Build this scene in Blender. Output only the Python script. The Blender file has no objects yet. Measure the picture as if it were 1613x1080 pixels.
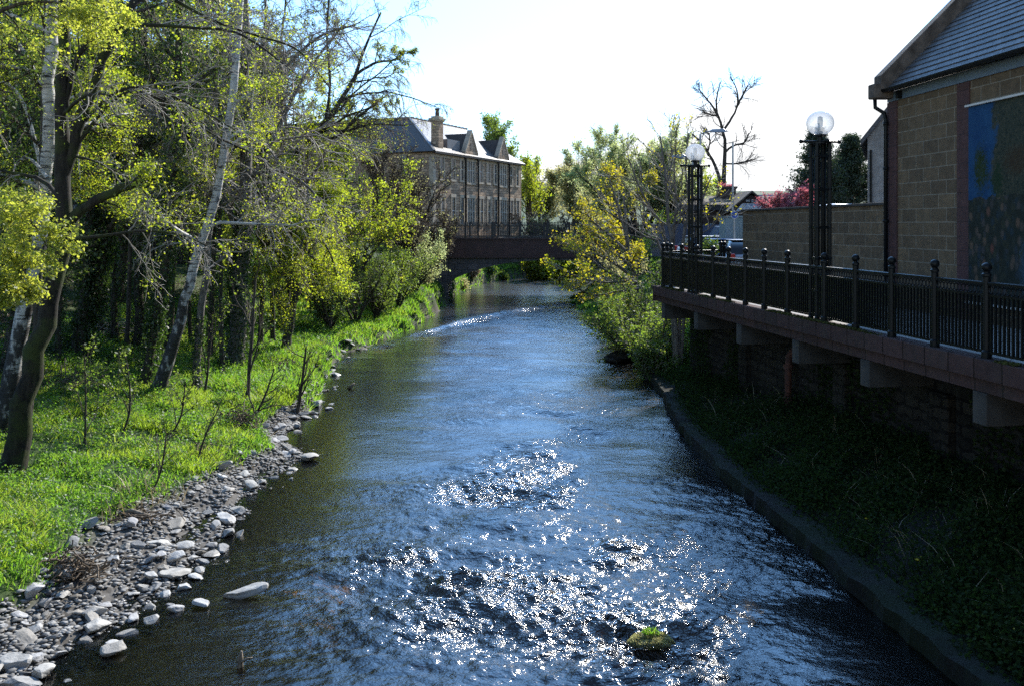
import bpy, math, numpy as np
RAD = math.radians
rng = np.random.default_rng(11)
S = bpy.context.scene
COL = S.collection
# photograph geometry: level camera 5.5 m above the water, focal length 1400 px on a 1613 px wide frame, horizon at row 355
H, F, CX, HY = 5.5, 1400.0, 806.5, 355.0
def P(px, py, Y): return np.array([(px-CX)/F*Y, Y, H-(py-HY)/F*Y])
def G(px, py, z=0.0):
    Y = (H-z)*F/(py-HY); return np.array([(px-CX)/F*Y, Y, z])
def lerp(a, b, t): return a+(b-a)*t
def sstep(a, b, x):
    t = np.clip((x-a)/(b-a), 0, 1); return t*t*(3-2*t)

# ---------------------------------------------------------------- meshes
def np_mesh(name, V, faces, mat=None, parent=None, smooth=False, attrs=None, loc=None):
    V = np.asarray(V, np.float32).reshape(-1, 3)
    me = bpy.data.meshes.new(name)
    me.vertices.add(len(V)); me.vertices.foreach_set('co', V.ravel())
    fl = [np.asarray(f, np.int32) for f in (faces if isinstance(faces, list) else [faces])]
    fl = [f for f in fl if len(f)]
    nl = sum(f.size for f in fl); npoly = sum(len(f) for f in fl)
    me.loops.add(nl); me.polygons.add(npoly)
    me.loops.foreach_set('vertex_index', np.concatenate([f.ravel() for f in fl]))
    starts, o = [], 0
    for f in fl:
        starts.append(o+np.arange(len(f), dtype=np.int32)*f.shape[1]); o += f.size
    me.polygons.foreach_set('loop_start', np.concatenate(starts).astype(np.int32))
    if smooth: me.polygons.foreach_set('use_smooth', np.ones(npoly, bool))
    me.update(calc_edges=True)
    for k, v in (attrs or {}).items():
        a = me.attributes.new(k, 'FLOAT', 'POINT'); a.data.foreach_set('value', np.asarray(v, np.float32).ravel())
    ob = bpy.data.objects.new(name, me); COL.objects.link(ob)
    if mat: me.materials.append(mat)
    if parent: ob.parent = parent
    if loc is not None: ob.location = loc
    return ob

def rotz(v, a):
    v = np.asarray(v, float); c, s = math.cos(a), math.sin(a)
    return np.stack([v[..., 0]*c-v[..., 1]*s, v[..., 0]*s+v[..., 1]*c, v[..., 2]], -1)

class MB:
    """collects shapes and links them as ONE mesh object"""
    def __init__(s): s.V, s.F, s.n = [], [], 0
    def add(s, V, F):
        V = np.asarray(V, float).reshape(-1, 3); s.V.append(V)
        s.F += [[i+s.n for i in f] for f in F]; s.n += len(V); return s
    def box(s, x0, x1, y0, y1, z0, z1, a=0, o=(0, 0, 0)):
        V = np.array([[x, y, z] for z in (z0, z1) for y in (y0, y1) for x in (x0, x1)], float)
        V = rotz(V, a)+np.array(o)
        return s.add(V, [(0, 2, 3, 1), (4, 5, 7, 6), (0, 1, 5, 4), (2, 6, 7, 3), (0, 4, 6, 2), (1, 3, 7, 5)])
    def bar(s, p, q, w, h=None, up=(0, 0, 1)):
        p, q = np.array(p, float), np.array(q, float); h = h or w
        t = q-p; t /= np.linalg.norm(t); u = np.cross(up, t)
        if np.linalg.norm(u) < 1e-4: u = np.array([1., 0, 0])
        u /= np.linalg.norm(u); v = np.cross(t, u)
        V = [c+u*a*w/2+v*b*h/2 for c in (p, q) for a, b in ((-1, -1), (1, -1), (1, 1), (-1, 1))]
        return s.add(V, [(3, 2, 1, 0), (4, 5, 6, 7), (0, 1, 5, 4), (1, 2, 6, 5), (2, 3, 7, 6), (3, 0, 4, 7)])
    def tube(s, pts, r, n=8, cap=True):
        pts = np.array(pts, float); r = np.broadcast_to(np.asarray(r, float), (len(pts),))
        V, Fq = tubes(pts[None], r[None], n); F = Fq.tolist()
        if cap: F += [list(range(n))[::-1], list(range((len(pts)-1)*n, len(pts)*n))]
        return s.add(V, F)
    def lathe(s, prof, c=(0, 0, 0), n=12):
        a = np.arange(n)*2*math.pi/n; c = np.array(c, float)
        V = [(r*math.cos(t), r*math.sin(t), z) for r, z in prof for t in a]
        F = [(i*n+j, i*n+(j+1) % n, (i+1)*n+(j+1) % n, (i+1)*n+j) for i in range(len(prof)-1) for j in range(n)]
        F += [list(range(n))[::-1], list(range((len(prof)-1)*n, len(prof)*n))]
        return s.add(np.array(V)+c, F)
    def ball(s, c, r, n=12, m=8, sz=1):
        return s.lathe([(max(r*math.sin(math.pi*i/m), r*.02), -r*sz*math.cos(math.pi*i/m)) for i in range(m+1)], c, n)
    def prism(s, poly, ext):
        """poly: list of 3-D points, ext: extrusion vector"""
        A = np.array(poly, float); n = len(A)
        return s.add(np.vstack([A, A+np.array(ext, float)]), [list(range(n))[::-1], list(range(n, 2*n))]+[(i, (i+1) % n, n+(i+1) % n, n+i) for i in range(n)])
    def build(s, name, mat, parent=None, smooth=False, bevel=0, loc=None):
        me = bpy.data.meshes.new(name); me.from_pydata(np.vstack(s.V).tolist(), [], s.F); me.update()
        if smooth: me.polygons.foreach_set('use_smooth', [True]*len(me.polygons))
        if mat: me.materials.append(mat)
        ob = bpy.data.objects.new(name, me); COL.objects.link(ob)
        if parent: ob.parent = parent
        if loc is not None: ob.location = loc
        if bevel:
            m = ob.modifiers.new('bevel', 'BEVEL'); m.width = bevel; m.segments = 2; m.limit_method = 'ANGLE'
        return ob

def tubes(Pt, Rd, sides):
    B, N, _ = Pt.shape
    T = np.gradient(Pt, axis=1); T /= np.linalg.norm(T, axis=2, keepdims=True)+1e-9
    m = np.abs(T.mean(1)[:, 2])/(np.linalg.norm(T.mean(1), axis=1)+1e-9)
    ref = np.where((m > .75)[:, None], np.array([1., 0, 0]), np.array([0, 0, 1.]))[:, None, :]
    U = np.cross(T, np.broadcast_to(ref, T.shape)); U /= np.linalg.norm(U, axis=2, keepdims=True)+1e-9
    W = np.cross(T, U)
    a = np.arange(sides)*2*math.pi/sides
    V = Pt[:, :, None]+Rd[:, :, None, None]*(np.cos(a)[None, None, :, None]*U[:, :, None]+np.sin(a)[None, None, :, None]*W[:, :, None])
    b = (np.arange(B)*N*sides)[:, None, None]; i = (np.arange(N-1)*sides)[None, :, None]; j = np.arange(sides)[None, None, :]; j2 = (j+1) % sides
    Fq = np.stack([b+i+j, b+i+j2, b+i+sides+j2, b+i+sides+j], -1).reshape(-1, 4)
    return V.reshape(-1, 3), Fq

def quads_leaves(C, L, Wd, r, flat=0.0):
    """one rhombus per centre"""
    n = len(C)
    a = r.normal(size=(n, 3)); a[:, 2] *= (1-flat); a /= np.linalg.norm(a, axis=1, keepdims=True)+1e-9
    b = r.normal(size=(n, 3)); b[:, 2] *= (1-flat); b = np.cross(a, np.cross(b, a)); b /= np.linalg.norm(b, axis=1, keepdims=True)+1e-9
    L = np.broadcast_to(L, (n,))[:, None]; Wd = np.broadcast_to(Wd, (n,))[:, None]
    V = np.stack([C-a*L/2, C+b*Wd/2-a*L*.08, C+a*L/2, C-b*Wd/2-a*L*.08], 1).reshape(-1, 3)
    return V, np.arange(n*4, dtype=np.int32).reshape(n, 4)

# ---------------------------------------------------------------- things
def tag(o, label=None, cat=None, group=None, kind=None):
    if label: o['label'] = label
    if cat: o['category'] = cat
    if group: o['group'] = group
    if kind: o['kind'] = kind
    return o
def empty(name, loc, rz=0, label=None, cat=None, group=None):
    o = bpy.data.objects.new(name, None); COL.objects.link(o); o.location = [float(v) for v in loc]; o.rotation_euler = (0, 0, rz)
    return tag(o, label, cat, group)
def copy_tree(o, parent=None):
    c = o.copy(); COL.objects.link(c); c.parent = parent
    for ch in list(o.children): copy_tree(ch, c)
    return c
def placed(src, loc, rz, sc, label, group=None):
    c = copy_tree(src); c.location = [float(v) for v in loc]; c.rotation_euler = (0, 0, rz); c.scale = sc if hasattr(sc, '__len__') else (sc, sc, sc)
    c['label'] = label
    if group: c['group'] = group
    return c

# ---------------------------------------------------------------- materials
class NT:
    def __init__(s, name):
        s.m = bpy.data.materials.new(name); s.m.use_nodes = True; s.t = s.m.node_tree; s.t.nodes.clear()
    def n(s, typ, ins=None, **props):
        nd = s.t.nodes.new(typ)
        for k, v in props.items(): setattr(nd, k, v)
        for k, v in (ins or {}).items():
            sk = nd.inputs[k]
            if isinstance(v, bpy.types.NodeSocket): s.t.links.new(v, sk)
            else:
                if sk.type == 'RGBA' and len(v) == 3: v = (*v, 1)
                sk.default_value = v
        return nd
    def mix(s, f, a, b, blend='MIX'):
        nd = s.n('ShaderNodeMix', {0: f, 6: a, 7: b}, data_type='RGBA', blend_type=blend); return nd.outputs[2]
    def math(s, op, a, b=0.0, clamp=False):
        nd = s.n('ShaderNodeMath', {0: a, 1: b}, operation=op, use_clamp=clamp); return nd.outputs[0]
    def obj(s): return s.n('ShaderNodeTexCoord').outputs['Object']
    def pos(s): return s.n('ShaderNodeNewGeometry').outputs['Position']
    def mapv(s, v, sc=(1, 1, 1), rot=(0, 0, 0)): return s.n('ShaderNodeMapping', {'Vector': v, 'Scale': sc, 'Rotation': rot}).outputs[0]
    def noise(s, v, sc, det=3, ro=.55, out='Fac', dist=0): return s.n('ShaderNodeTexNoise', {'Vector': v, 'Scale': sc, 'Detail': det, 'Roughness': ro, 'Distortion': dist}).outputs[out]
    def voro(s, v, sc, out='Distance', **p): return s.n('ShaderNodeTexVoronoi', {'Vector': v, 'Scale': sc}, **p).outputs[out]
    def ramp(s, f, stops, interp='LINEAR'):
        nd = s.n('ShaderNodeValToRGB', {'Fac': f}); cr = nd.color_ramp; cr.interpolation = interp
        while len(cr.elements) < len(stops): cr.elements.new(.5)
        for e, (p, c) in zip(cr.elements, stops):
            e.position = p; e.color = (*c, 1) if hasattr(c, '__len__') else (c, c, c, 1)
        return nd.outputs[0]
    def bump(s, h, st=.3, d=.02): return s.n('ShaderNodeBump', {'Height': h, 'Strength': st, 'Distance': d}).outputs[0]
    def attr(s, a): return s.n('ShaderNodeAttribute', attribute_name=a).outputs['Fac']
    def isl(s): return s.n('ShaderNodeNewGeometry').outputs['Random Per Island']
    def pbr(s, col, rough=.7, bump=None, spec=.5, metal=0, **extra):
        d = {'Base Color': col, 'Roughness': rough, 'Specular IOR Level': spec, 'Metallic': metal}; d.update(extra)
        if bump is not None: d['Normal'] = bump
        return s.out(s.n('ShaderNodeBsdfPrincipled', d).outputs[0])
    def out(s, sh): s.n('ShaderNodeOutputMaterial', {'Surface': sh}); return s.m

def m_plain(name, c, rough=.6, var=.25, sc=3, spec=.5, metal=0, bump=.1):
    t = NT(name); v = t.obj(); f = t.noise(v, sc, 5)
    lo = tuple(x*(1-var) for x in c); hi = tuple(min(1, x*(1+var)) for x in c)
    return t.pbr(t.ramp(f, [(.3, lo), (.7, hi)]), rough, t.bump(t.noise(v, sc*12, 3), bump, .01), spec, metal)
def m_leaf(name, cols, trans, tmix=.5, rough=.55, gl_=.04):
    t = NT(name); f = t.isl(); st = [(i/(len(cols)-1), c) for i, c in enumerate(cols)]
    st2 = [(i/(len(trans)-1), c) for i, c in enumerate(trans)]
    d = t.n('ShaderNodeBsdfDiffuse', {'Color': t.ramp(f, st)}).outputs[0]
    tr = t.n('ShaderNodeBsdfTranslucent', {'Color': t.ramp(f, st2)}).outputs[0]
    g = t.n('ShaderNodeBsdfGlossy', {'Color': (1, 1, 1), 'Roughness': rough}).outputs[0]
    a = t.n('ShaderNodeMixShader', {0: tmix, 1: d, 2: tr}).outputs[0]
    return t.out(t.n('ShaderNodeMixShader', {0: gl_, 1: a, 2: g}).outputs[0])
def m_bark(name, c1, c2, zs=.25, sc=14, moss=None):
    t = NT(name); v = t.obj(); v2 = t.mapv(v, (1, 1, zs)); f = t.noise(v2, sc, 6, .65)
    col = t.ramp(f, [(.32, c1), (.68, c2)])
    if moss:
        col = t.mix(t.ramp(t.noise(v, 2.2, 4), [(.45, 0.), (.62, 1.)]), col, moss)
    return t.pbr(col, .85, t.bump(f, .7, .03), .2)
def m_birch(name):
    t = NT(name); v = t.obj()
    band = t.noise(t.mapv(v, (1.2, 1.2, 9)), 2.2, 5, .7); patch = t.noise(t.mapv(v, (1, 1, .5)), 3.2, 4, .6)
    col = t.ramp(band, [(.40, (.05, .045, .04)), (.46, (.42, .40, .37)), (.75, (.58, .56, .53))])
    low = t.math('MULTIPLY', t.n('ShaderNodeSeparateXYZ', {0: v}).outputs[2], .05)
    dark = t.ramp(t.math('ADD', patch, t.math('SUBTRACT', .22, low)), [(.52, 0.), (.60, 1.)])
    col = t.mix(t.math('MULTIPLY', dark, .95), col, (.018, .016, .014))
    return t.pbr(col, .7, t.bump(band, .5, .02), .3)
def m_block(name, c1, c2, mortar, bw, bh, msize=.02, var=.5, bumpst=.4, squash=1.0, vs=4, stain=.35, rough=.9):
    t = NT(name); v = t.obj(); sep = t.n('ShaderNodeSeparateXYZ', {0: v}).outputs
    wob = t.noise(v, 3.0, 3, .6, 'Color'); u = t.math('ADD', sep[0], sep[1])
    uv = t.n('ShaderNodeCombineXYZ', {0: u, 1: sep[2], 2: 0.}).outputs[0]
    if squash != 1.0:
        wv = t.n('ShaderNodeVectorMath', {0: wob, 1: (.5, .5, .5)}, operation='SUBTRACT').outputs[0]
        wv = t.n('ShaderNodeVectorMath', {0: wv, 'Scale': squash}, operation='SCALE').outputs[0]
        uv = t.n('ShaderNodeVectorMath', {0: uv, 1: wv}, operation='ADD').outputs[0]
    b = t.n('ShaderNodeTexBrick', {'Vector': uv, 'Color1': c1, 'Color2': c2, 'Mortar': mortar, 'Scale': 1., 'Mortar Size': msize, 'Mortar Smooth': .3, 'Bias': 0., 'Brick Width': bw, 'Row Height': bh}, offset=.5)
    n1 = t.noise(v, vs, 6, .65); st = t.noise(t.mapv(v, (1.4, 1.4, .3)), 1.6, 5, .7)
    col = t.mix(var, b.outputs['Color'], t.ramp(n1, [(.25, .25), (.75, .85)]), 'OVERLAY')
    col = t.mix(t.math('MULTIPLY', t.ramp(st, [(.45, 0.), (.75, 1.)]), stain), col, (.05, .048, .04))
    h = t.math('ADD', t.math('MULTIPLY', b.outputs['Fac'], -.8), n1)
    return t.pbr(col, rough, t.bump(h, bumpst, .03), .14)

M = {}
M['iron'] = m_plain('black_paint', (.004, .005, .0055), .42, .3, 5, .2, 0, .05)
M['dark_iron'] = m_plain('dark_bridge_paint', (.018, .018, .02), .5, .3, 3)
M['oxide'] = m_plain('oxide_red_paint', (.05, .020, .019), .55, .4, 2)
M['concrete'] = m_plain('concrete', (.05, .047, .042), .9, .4, 2.2, .2, 0, .4)
M['paving'] = m_block('paving', (.33, .31, .28), (.27, .25, .23), (.12, .11, .1), .6, .6, .012)
M['tarmac'] = m_plain('tarmac', (.06, .06, .062), .9, .25, 1.2)
M['redstone'] = m_block('red_sandstone', (.068, .040, .036), (.05, .031, .028), (.018, .014, .012), .62, .9, .015, .5, .4, 1.0, 6, .5)
M['redpilaster'] = m_block('red_pilaster_stone', (.085, .046, .044), (.07, .04, .038), (.05, .032, .03), 2.0, .31, .01, .4, .3, 1.0, 6, .2)
M['block'] = m_block('tan_block', (.145, .105, .064), (.095, .07, .045), (.20, .175, .135), .62, .31, .012, .55, .3, 1.0, 5, .25)
M['rubble'] = m_block('mill_rubble', (.52, .37, .25), (.25, .18, .125), (.16, .12, .09), .6, .26, .02, .6, .7, .16, 5, .2)
M['riverwall'] = m_block('river_wall_stone', (.028, .024, .019), (.013, .0115, .009), (.006, .0055, .005), .5, .22, .03, .7, .9, .3, 3, .6)
M['archstone'] = m_block('arch_stone', (.15, .14, .14), (.10, .095, .095), (.05, .05, .05), .9, .45, .02, .5, .5, .08, 3, .4)
M['dressed'] = m_plain('dressed_stone', (.42, .35, .26), .9, .3, 2)
M['greystone'] = m_block('grey_harl', (.26, .25, .235), (.22, .21, .2), (.2, .19, .18), .9, .4, .01, .5, .4, .3, 4, .3)
M['slate'] = m_block('slate', (.115, .113, .115), (.075, .075, .078), (.025, .025, .025), .3, .22, .008, .4, .3, 1.0, 8, .1, .62)
M['millslate'] = m_block('mill_slate', (.088, .074, .064), (.066, .056, .05), (.045, .04, .036), .35, .25, .008, .3, .2, 1.0, 8, .1, .44)
M['lead'] = m_plain('lead_ridge', (.10, .11, .125), .5, .2, 3)
M['glass_dark'] = m_plain('window_glass', (.012, .014, .018), .08, .1, 2, .6, 0, .02)
M['blueboard'] = m_plain('blue_grey_board', (.09, .125, .16), .5, .15, 2)
M['white'] = m_plain('white_paint', (.75, .75, .74), .5, .08, 3)
M['offwhite'] = m_plain('dirty_white', (.5, .49, .46), .7, .15, 3)
M['rust'] = m_plain('rusty_pipe', (.07, .026, .017), .8, .5, 6)
M['greysteel'] = m_plain('grey_green_steel', (.20, .27, .28), .5, .1, 2)
M['galv'] = m_plain('galvanised', (.32, .34, .36), .4, .15, 3, .5, .6)
M['mossy'] = m_plain('moss', (.06, .065, .02), .95, .6, 9, .1, 0, .8)
M['bluepaint'] = m_plain('blue_car_paint', (.03, .10, .30), .25, .1, 1, .7)
M['darkblue'] = m_plain('dark_blue_paint', (.03, .055, .11), .35, .1, 1, .6)
M['silver'] = m_plain('silver_paint', (.35, .38, .42), .3, .08, 1, .6, .4)
M['tail'] = m_plain('red_lens', (.5, .02, .02), .2, .1, 3, .6)
M['rubber'] = m_plain('rubber', (.02, .02, .02), .8, .2, 6)
M['signblue'] = m_plain('sign_blue', (.02, .08, .35), .4, .08, 3)
M['timber'] = m_bark('dead_wood', (.10, .075, .05), (.32, .27, .21), .3, 16)
M['brown_roof'] = m_block('brown_roof_tiles', (.16, .13, .10), (.12, .10, .08), (.05, .04, .03), .3, .2, .01, .5, .4, 1.0, 3, .3)
M['brownwall'] = m_plain('brown_wall', (.075, .05, .04), .9, .3, 1)
M['tenement'] = m_block('tenement_stone', (.30, .20, .15), (.22, .15, .115), (.12, .1, .08), .7, .3, .02, .5, .5, .1, 3, .3)

M['bark_dark'] = m_bark('dark_bark', (.022, .018, .014), (.10, .085, .068))
M['bark_grey'] = m_bark('grey_bark', (.06, .052, .045), (.22, .20, .175), .3, 12)
M['bark_moss'] = m_bark('mossy_bark', (.010, .009, .007), (.042, .036, .028), .25, 14, (.04, .05, .015))
M['birch'] = m_birch('birch_bark')
M['twig_grey'] = m_plain('grey_twigs', (.27, .245, .21), .8, .4, 3, .3)
M['twig_dark'] = m_plain('dark_twigs', (.055, .045, .036), .85, .4, 3, .2)
M['twig_brown'] = m_plain('brown_twigs', (.12, .092, .065), .85, .4, 3, .2)
M['leaf_yellow'] = m_leaf('yellow_green_leaves', [(.075, .10, .012), (.10, .125, .014), (.13, .14, .02)], [(.38, .52, .02), (.54, .64, .025), (.70, .70, .05)], .55)
M['leaf_bright'] = m_leaf('bright_spring_leaves', [(.085, .12, .016), (.115, .145, .02), (.15, .165, .03)], [(.52, .60, .05), (.66, .70, .06), (.78, .78, .12)], .55)
M['leaf_gold'] = m_leaf('golden_flowers', [(.17, .16, .012), (.20, .19, .015), (.15, .13, .02)], [(.60, .56, .02), (.72, .66, .025), (.56, .40, .03)], .5)
M['leaf_green'] = m_leaf('fresh_green_leaves', [(.05, .085, .015), (.07, .11, .02), (.09, .13, .025)], [(.20, .32, .03), (.28, .40, .04), (.36, .45, .06)], .5)
M['leaf_mid'] = m_leaf('mid_green_leaves', [(.035, .06, .012), (.05, .075, .015), (.06, .09, .02)], [(.10, .18, .02), (.16, .24, .03), (.20, .26, .03)], .42)
M['leaf_pale'] = m_leaf('pale_willow_leaves', [(.14, .18, .06), (.17, .20, .075), (.18, .21, .09)], [(.62, .72, .24), (.70, .78, .3), (.76, .8, .36)], .5)
M['leaf_olive'] = m_leaf('olive_buds', [(.14, .135, .05), (.17, .155, .06), (.18, .165, .08)], [(.58, .58, .2), (.66, .62, .24), (.68, .62, .26)], .45)
M['leaf_dark'] = m_leaf('dark_evergreen', [(.018, .032, .012), (.025, .045, .015), (.03, .05, .02)], [(.03, .06, .015), (.05, .08, .02), (.05, .08, .02)], .3)
M['ivy'] = m_leaf('ivy_leaves', [(.014, .028, .008), (.022, .042, .010), (.03, .055, .014)], [(.08, .16, .02), (.12, .23, .03), (.17, .28, .04)], .38, .5)
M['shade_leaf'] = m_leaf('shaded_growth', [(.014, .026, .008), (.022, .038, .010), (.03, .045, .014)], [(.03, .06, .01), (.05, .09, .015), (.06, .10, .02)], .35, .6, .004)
M['leaf_red'] = m_leaf('red_blossom', [(.16, .04, .05), (.20, .06, .07), (.12, .03, .05)], [(.5, .13, .15), (.6, .18, .2), (.4, .1, .13)], .45)
M['grass'] = m_leaf('grass_blades', [(.035, .09, .008), (.055, .12, .012), (.09, .14, .02)], [(.20, .47, .03), (.29, .55, .035), (.42, .58, .07)], .5)
M['grass_yellow'] = m_leaf('yellow_green_grass', [(.06, .10, .012), (.09, .13, .018), (.13, .15, .03)], [(.36, .60, .03), (.48, .68, .04), (.56, .68, .08)], .5)
M['herb'] = m_leaf('herb_leaves', [(.04, .10, .010), (.06, .13, .015), (.08, .15, .022)], [(.20, .46, .03), (.28, .55, .04), (.38, .60, .06)], .45)
M['litter'] = m_leaf('dead_leaves', [(.10, .065, .04), (.17, .12, .08), (.26, .2, .15)], [(.14, .08, .04), (.2, .14, .08), (.2, .16, .1)], .2)
M['straw'] = m_leaf('dry_stalks', [(.25, .19, .10), (.32, .26, .15), (.36, .3, .2)], [(.3, .22, .1), (.34, .26, .14), (.3, .25, .15)], .3)
M['yellow_petal'] = m_leaf('yellow_petals', [(.6, .45, .01), (.65, .5, .01)], [(.6, .45, .01), (.6, .45, .01)], .3)

def m_stone(name, c):
    t = NT(name); v = t.obj(); r = t.n('ShaderNodeObjectInfo').outputs['Random']
    f = t.noise(v, 3.5, 6, .65); col = t.ramp(f, [(.3, tuple(x*.6 for x in c)), (.7, tuple(x*1.25 for x in c))])
    col = t.mix(.75, col, t.ramp(r, [(0, (.20, .20, .21)), (.3, (.60, .58, .55)), (.5, (.33, .28, .22)), (.75, (.72, .71, .70)), (1, (.42, .41, .43))]), 'OVERLAY')
    z = t.n('ShaderNodeSeparateXYZ', {0: t.pos()}).outputs[2]
    wet = t.ramp(t.math('ADD', z, t.math('MULTIPLY', f, .04)), [(.02, 1.), (.06, 0.)])
    col = t.mix(t.math('MULTIPLY', wet, .75), col, (.03, .026, .02))
    return t.pbr(col, t.math('SUBTRACT', .85, t.math('MULTIPLY', wet, .6)), t.bump(t.noise(v, 14, 5), .4, .02), .4)
M['copestone'] = m_plain('weathered_cope', (.10, .08, .065), .95, .5, 4, .2, 0, .6)
M['stone'] = m_stone('river_stone', (.34, .335, .32))
# ================================================================ terrain
XL = np.array([(-20,-5.6),(8,-6.0),(11.1,-5.95),(12.7,-5.2),(15.5,-5.3),(19,-5.4),(21,-5.0),(23,-6.1),(27.5,-6.1),(32,-6.9),(37.6,-7.3),(41.6,-6.3),(47,-5.3),(57,-4.8),(65,-4.9),(77,-3.8),(88,-.8),(93,1.2),(95.5,8),(98,20),(102,60),(160,260)], float)
XR = np.array([(-20,6.2),(10.6,5.3),(16.2,4.9),(19.5,4.5),(23,4.45),(29,4.8),(34,4.95),(38.5,5.0),(45,4.9),(53,5.0),(60,4.6),(67,4.5),(75,5.6),(83,9),(88,17),(92,32),(100,110),(160,260)], float)
def xl(Y): return np.interp(Y, XL[:, 0], XL[:, 1])+(.28*np.sin(np.asarray(Y)*1.9+1)+.22*np.sin(np.asarray(Y)*3.7)+.12*np.sin(np.asarray(Y)*7.9))*sstep(22, 30, np.asarray(Y, float))*.5
def xr(Y): return np.interp(Y, XR[:, 0], XR[:, 1])+(.3*np.sin(np.asarray(Y)*1.7)+.22*np.sin(np.asarray(Y)*3.3+2))*sstep(36, 42, np.asarray(Y, float))+.03*np.sin(np.asarray(Y)*.7)
def edge(Y): return 8.92-.144*np.asarray(Y, float)       # outer edge of the promenade slab
def wallx(Y): return 11.244-.087*np.asarray(Y, float)    # face of the building line along the promenade
def vnoise(x, y, s, seed=0):
    """smooth value noise"""
    x = np.asarray(x, float)*s; y = np.asarray(y, float)*s
    r = np.random.default_rng(seed).random((64, 64)); xi = np.floor(x).astype(int); yi = np.floor(y).astype(int); fx = x-xi; fy = y-yi
    fx = fx*fx*(3-2*fx); fy = fy*fy*(3-2*fy); g = lambda a, b: r[a % 64, b % 64]
    return lerp(lerp(g(xi, yi), g(xi+1, yi), fx), lerp(g(xi, yi+1), g(xi+1, yi+1), fx), fy)
def bankw(Y): return np.interp(Y, [10, 12, 15, 18, 21, 23, 25, 30, 50], [1.0, 1.45, 1.9, 1.05, .65, .5, .3, .25, .4])   # width of the stony shore
def ground_z(X, Y):
    X = np.asarray(X, float); Y = np.asarray(Y, float)
    dl = xl(Y)-X; dr = X-xr(Y); bw_ = bankw(Y); dl = dl+(2.0-bw_)*sstep(0, 1, dl/bw_)
    zl = np.interp(dl, [-7,-3.2,-1.5,-.5,0,1.0,1.8,2.3,5,8,12,16,30], [-.9,-.42,-.25,-.12,.0,.12,.26,.5,.75,1.05,2.5,3.9,4.3])
    far = np.interp(dl, [-6,-1.5,-.5,0,.6,1.4,4,7,9,30], [-.9,-.42,-.14,.03,.3,.8,2.2,4.2,4.35,4.4])
    zl = lerp(zl, far, sstep(47, 56, Y))
    zn = np.interp(dr, [-6,-.3,0,.7,1.2,2.6,3.4,9,9.5], [-.9,-.6,-.3,.3,.45,1.05,1.15,1.2,3.3])
    zf = np.interp(dr, [-6,-.5,0,.4,1.5,4,5.5,12], [-.9,-.3,-.02,.18,.5,2.7,3.35,3.42])
    zr = lerp(zn, zf, sstep(29.3, 31.5, Y))
    zr = zr+np.where(zr > 2.5, sstep(48, 62, Y)*1.0, 0)
    z = np.where(dl > -3, zl, np.where(dr > -3, zr, -.9))
    b = (dl > .3) | (dr > .9)
    z = z+np.where(b & (z < 3.2), (vnoise(X, Y, .9, 1)-.5)*.22+(vnoise(X, Y, 2.7, 2)-.5)*.1, (vnoise(X, Y, 1.7, 3)-.5)*.1)*np.where(z > 3.2, .1, 1)
    return z+sstep(220, 700, Y)*(22+16*vnoise(X, Y, .006, 9))
gx = np.concatenate([-np.geomspace(500, 17, 26), np.arange(-16.5, 10.6, .16), np.geomspace(11, 500, 26)])
gy = np.concatenate([np.arange(4, 12, .2), np.geomspace(12, 110, 260), np.geomspace(116, 1500, 24)])
GXX, GYY = np.meshgrid(gx, gy); GZ = ground_z(GXX, GYY)
def grid_faces(ny, nx):
    i = np.arange(ny-1)[:, None]*nx; j = np.arange(nx-1)[None, :]
    return np.stack([i+j, i+j+1, i+nx+j+1, i+nx+j], -1).reshape(-1, 4)
dl_, dr_ = xl(GYY)-GXX, GXX-xr(GYY)
bwg = bankw(GYY)
a_gravel = ((dl_ < np.where(GYY > 30, .02, bwg)) & (dl_ > -8))*1.0
a_grass = np.clip(sstep(.8, 1.15, dl_/bwg)*(1-sstep(6, 9, dl_+2*(vnoise(GXX, GYY, .5, 5)-.5)))+sstep(.3, .8, dr_)*(dr_ < 5)*(GYY > 29)+(GYY > 30)*(dl_ > .1)*.8+(GYY > 90)*(dl_ > .5), 0, 1)
a_tar = ((dr_ > 5.3) & (GYY < 90))*1.0
def m_ground():
    t = NT('ground'); v = t.pos()
    peb = t.voro(v, 7.5, 'Color'); pd = t.voro(v, 7.5, 'Distance'); n = t.noise(v, 1.6, 6, .65)
    bed = t.mix(.6, t.ramp(n, [(.3, (.13, .088, .042)), (.7, (.25, .175, .09))]), t.ramp(peb, [(0, (.05, .035, .018)), (.6, (.18, .125, .065)), (1, (.33, .24, .15))]))
    grav = t.ramp(t.voro(v, 14, 'Color'), [(0, (.04, .035, .028)), (.6, (.10, .09, .078)), (1, (.17, .16, .145))])
    z = t.math('ADD', t.n('ShaderNodeSeparateXYZ', {0: v}).outputs[2], .06)
    low = t.mix(t.ramp(z, [(.0, 0.), (.02, 1.)]), bed, grav)
    soil = t.ramp(t.noise(v, 3.5, 6, .7), [(.3, (.022, .017, .011)), (.7, (.075, .056, .036))])
    gr = t.ramp(t.noise(v, 5, 5, .7), [(.3, (.02, .04, .008)), (.7, (.045, .075, .014))])
    tar = t.ramp(t.noise(v, 2, 6, .6), [(.3, (.05, .05, .052)), (.7, (.085, .083, .08))])
    c = t.mix(t.attr('shade_soil'), soil, t.ramp(t.noise(v, 3, 6, .7), [(.3, (.006, .006, .004)), (.7, (.017, .014, .010))])); c = t.mix(t.attr('gravel'), c, low); c = t.mix(t.attr('grass'), c, gr); c = t.mix(t.attr('tar'), c, tar)  # right-bank soil colour darkened to paint in the shade there
    return t.pbr(c, .9, t.bump(t.math('ADD', t.math('MULTIPLY', pd, -.6), n), .6, .05), .25)
a_grass = np.clip(a_grass, 0, 1)
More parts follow.
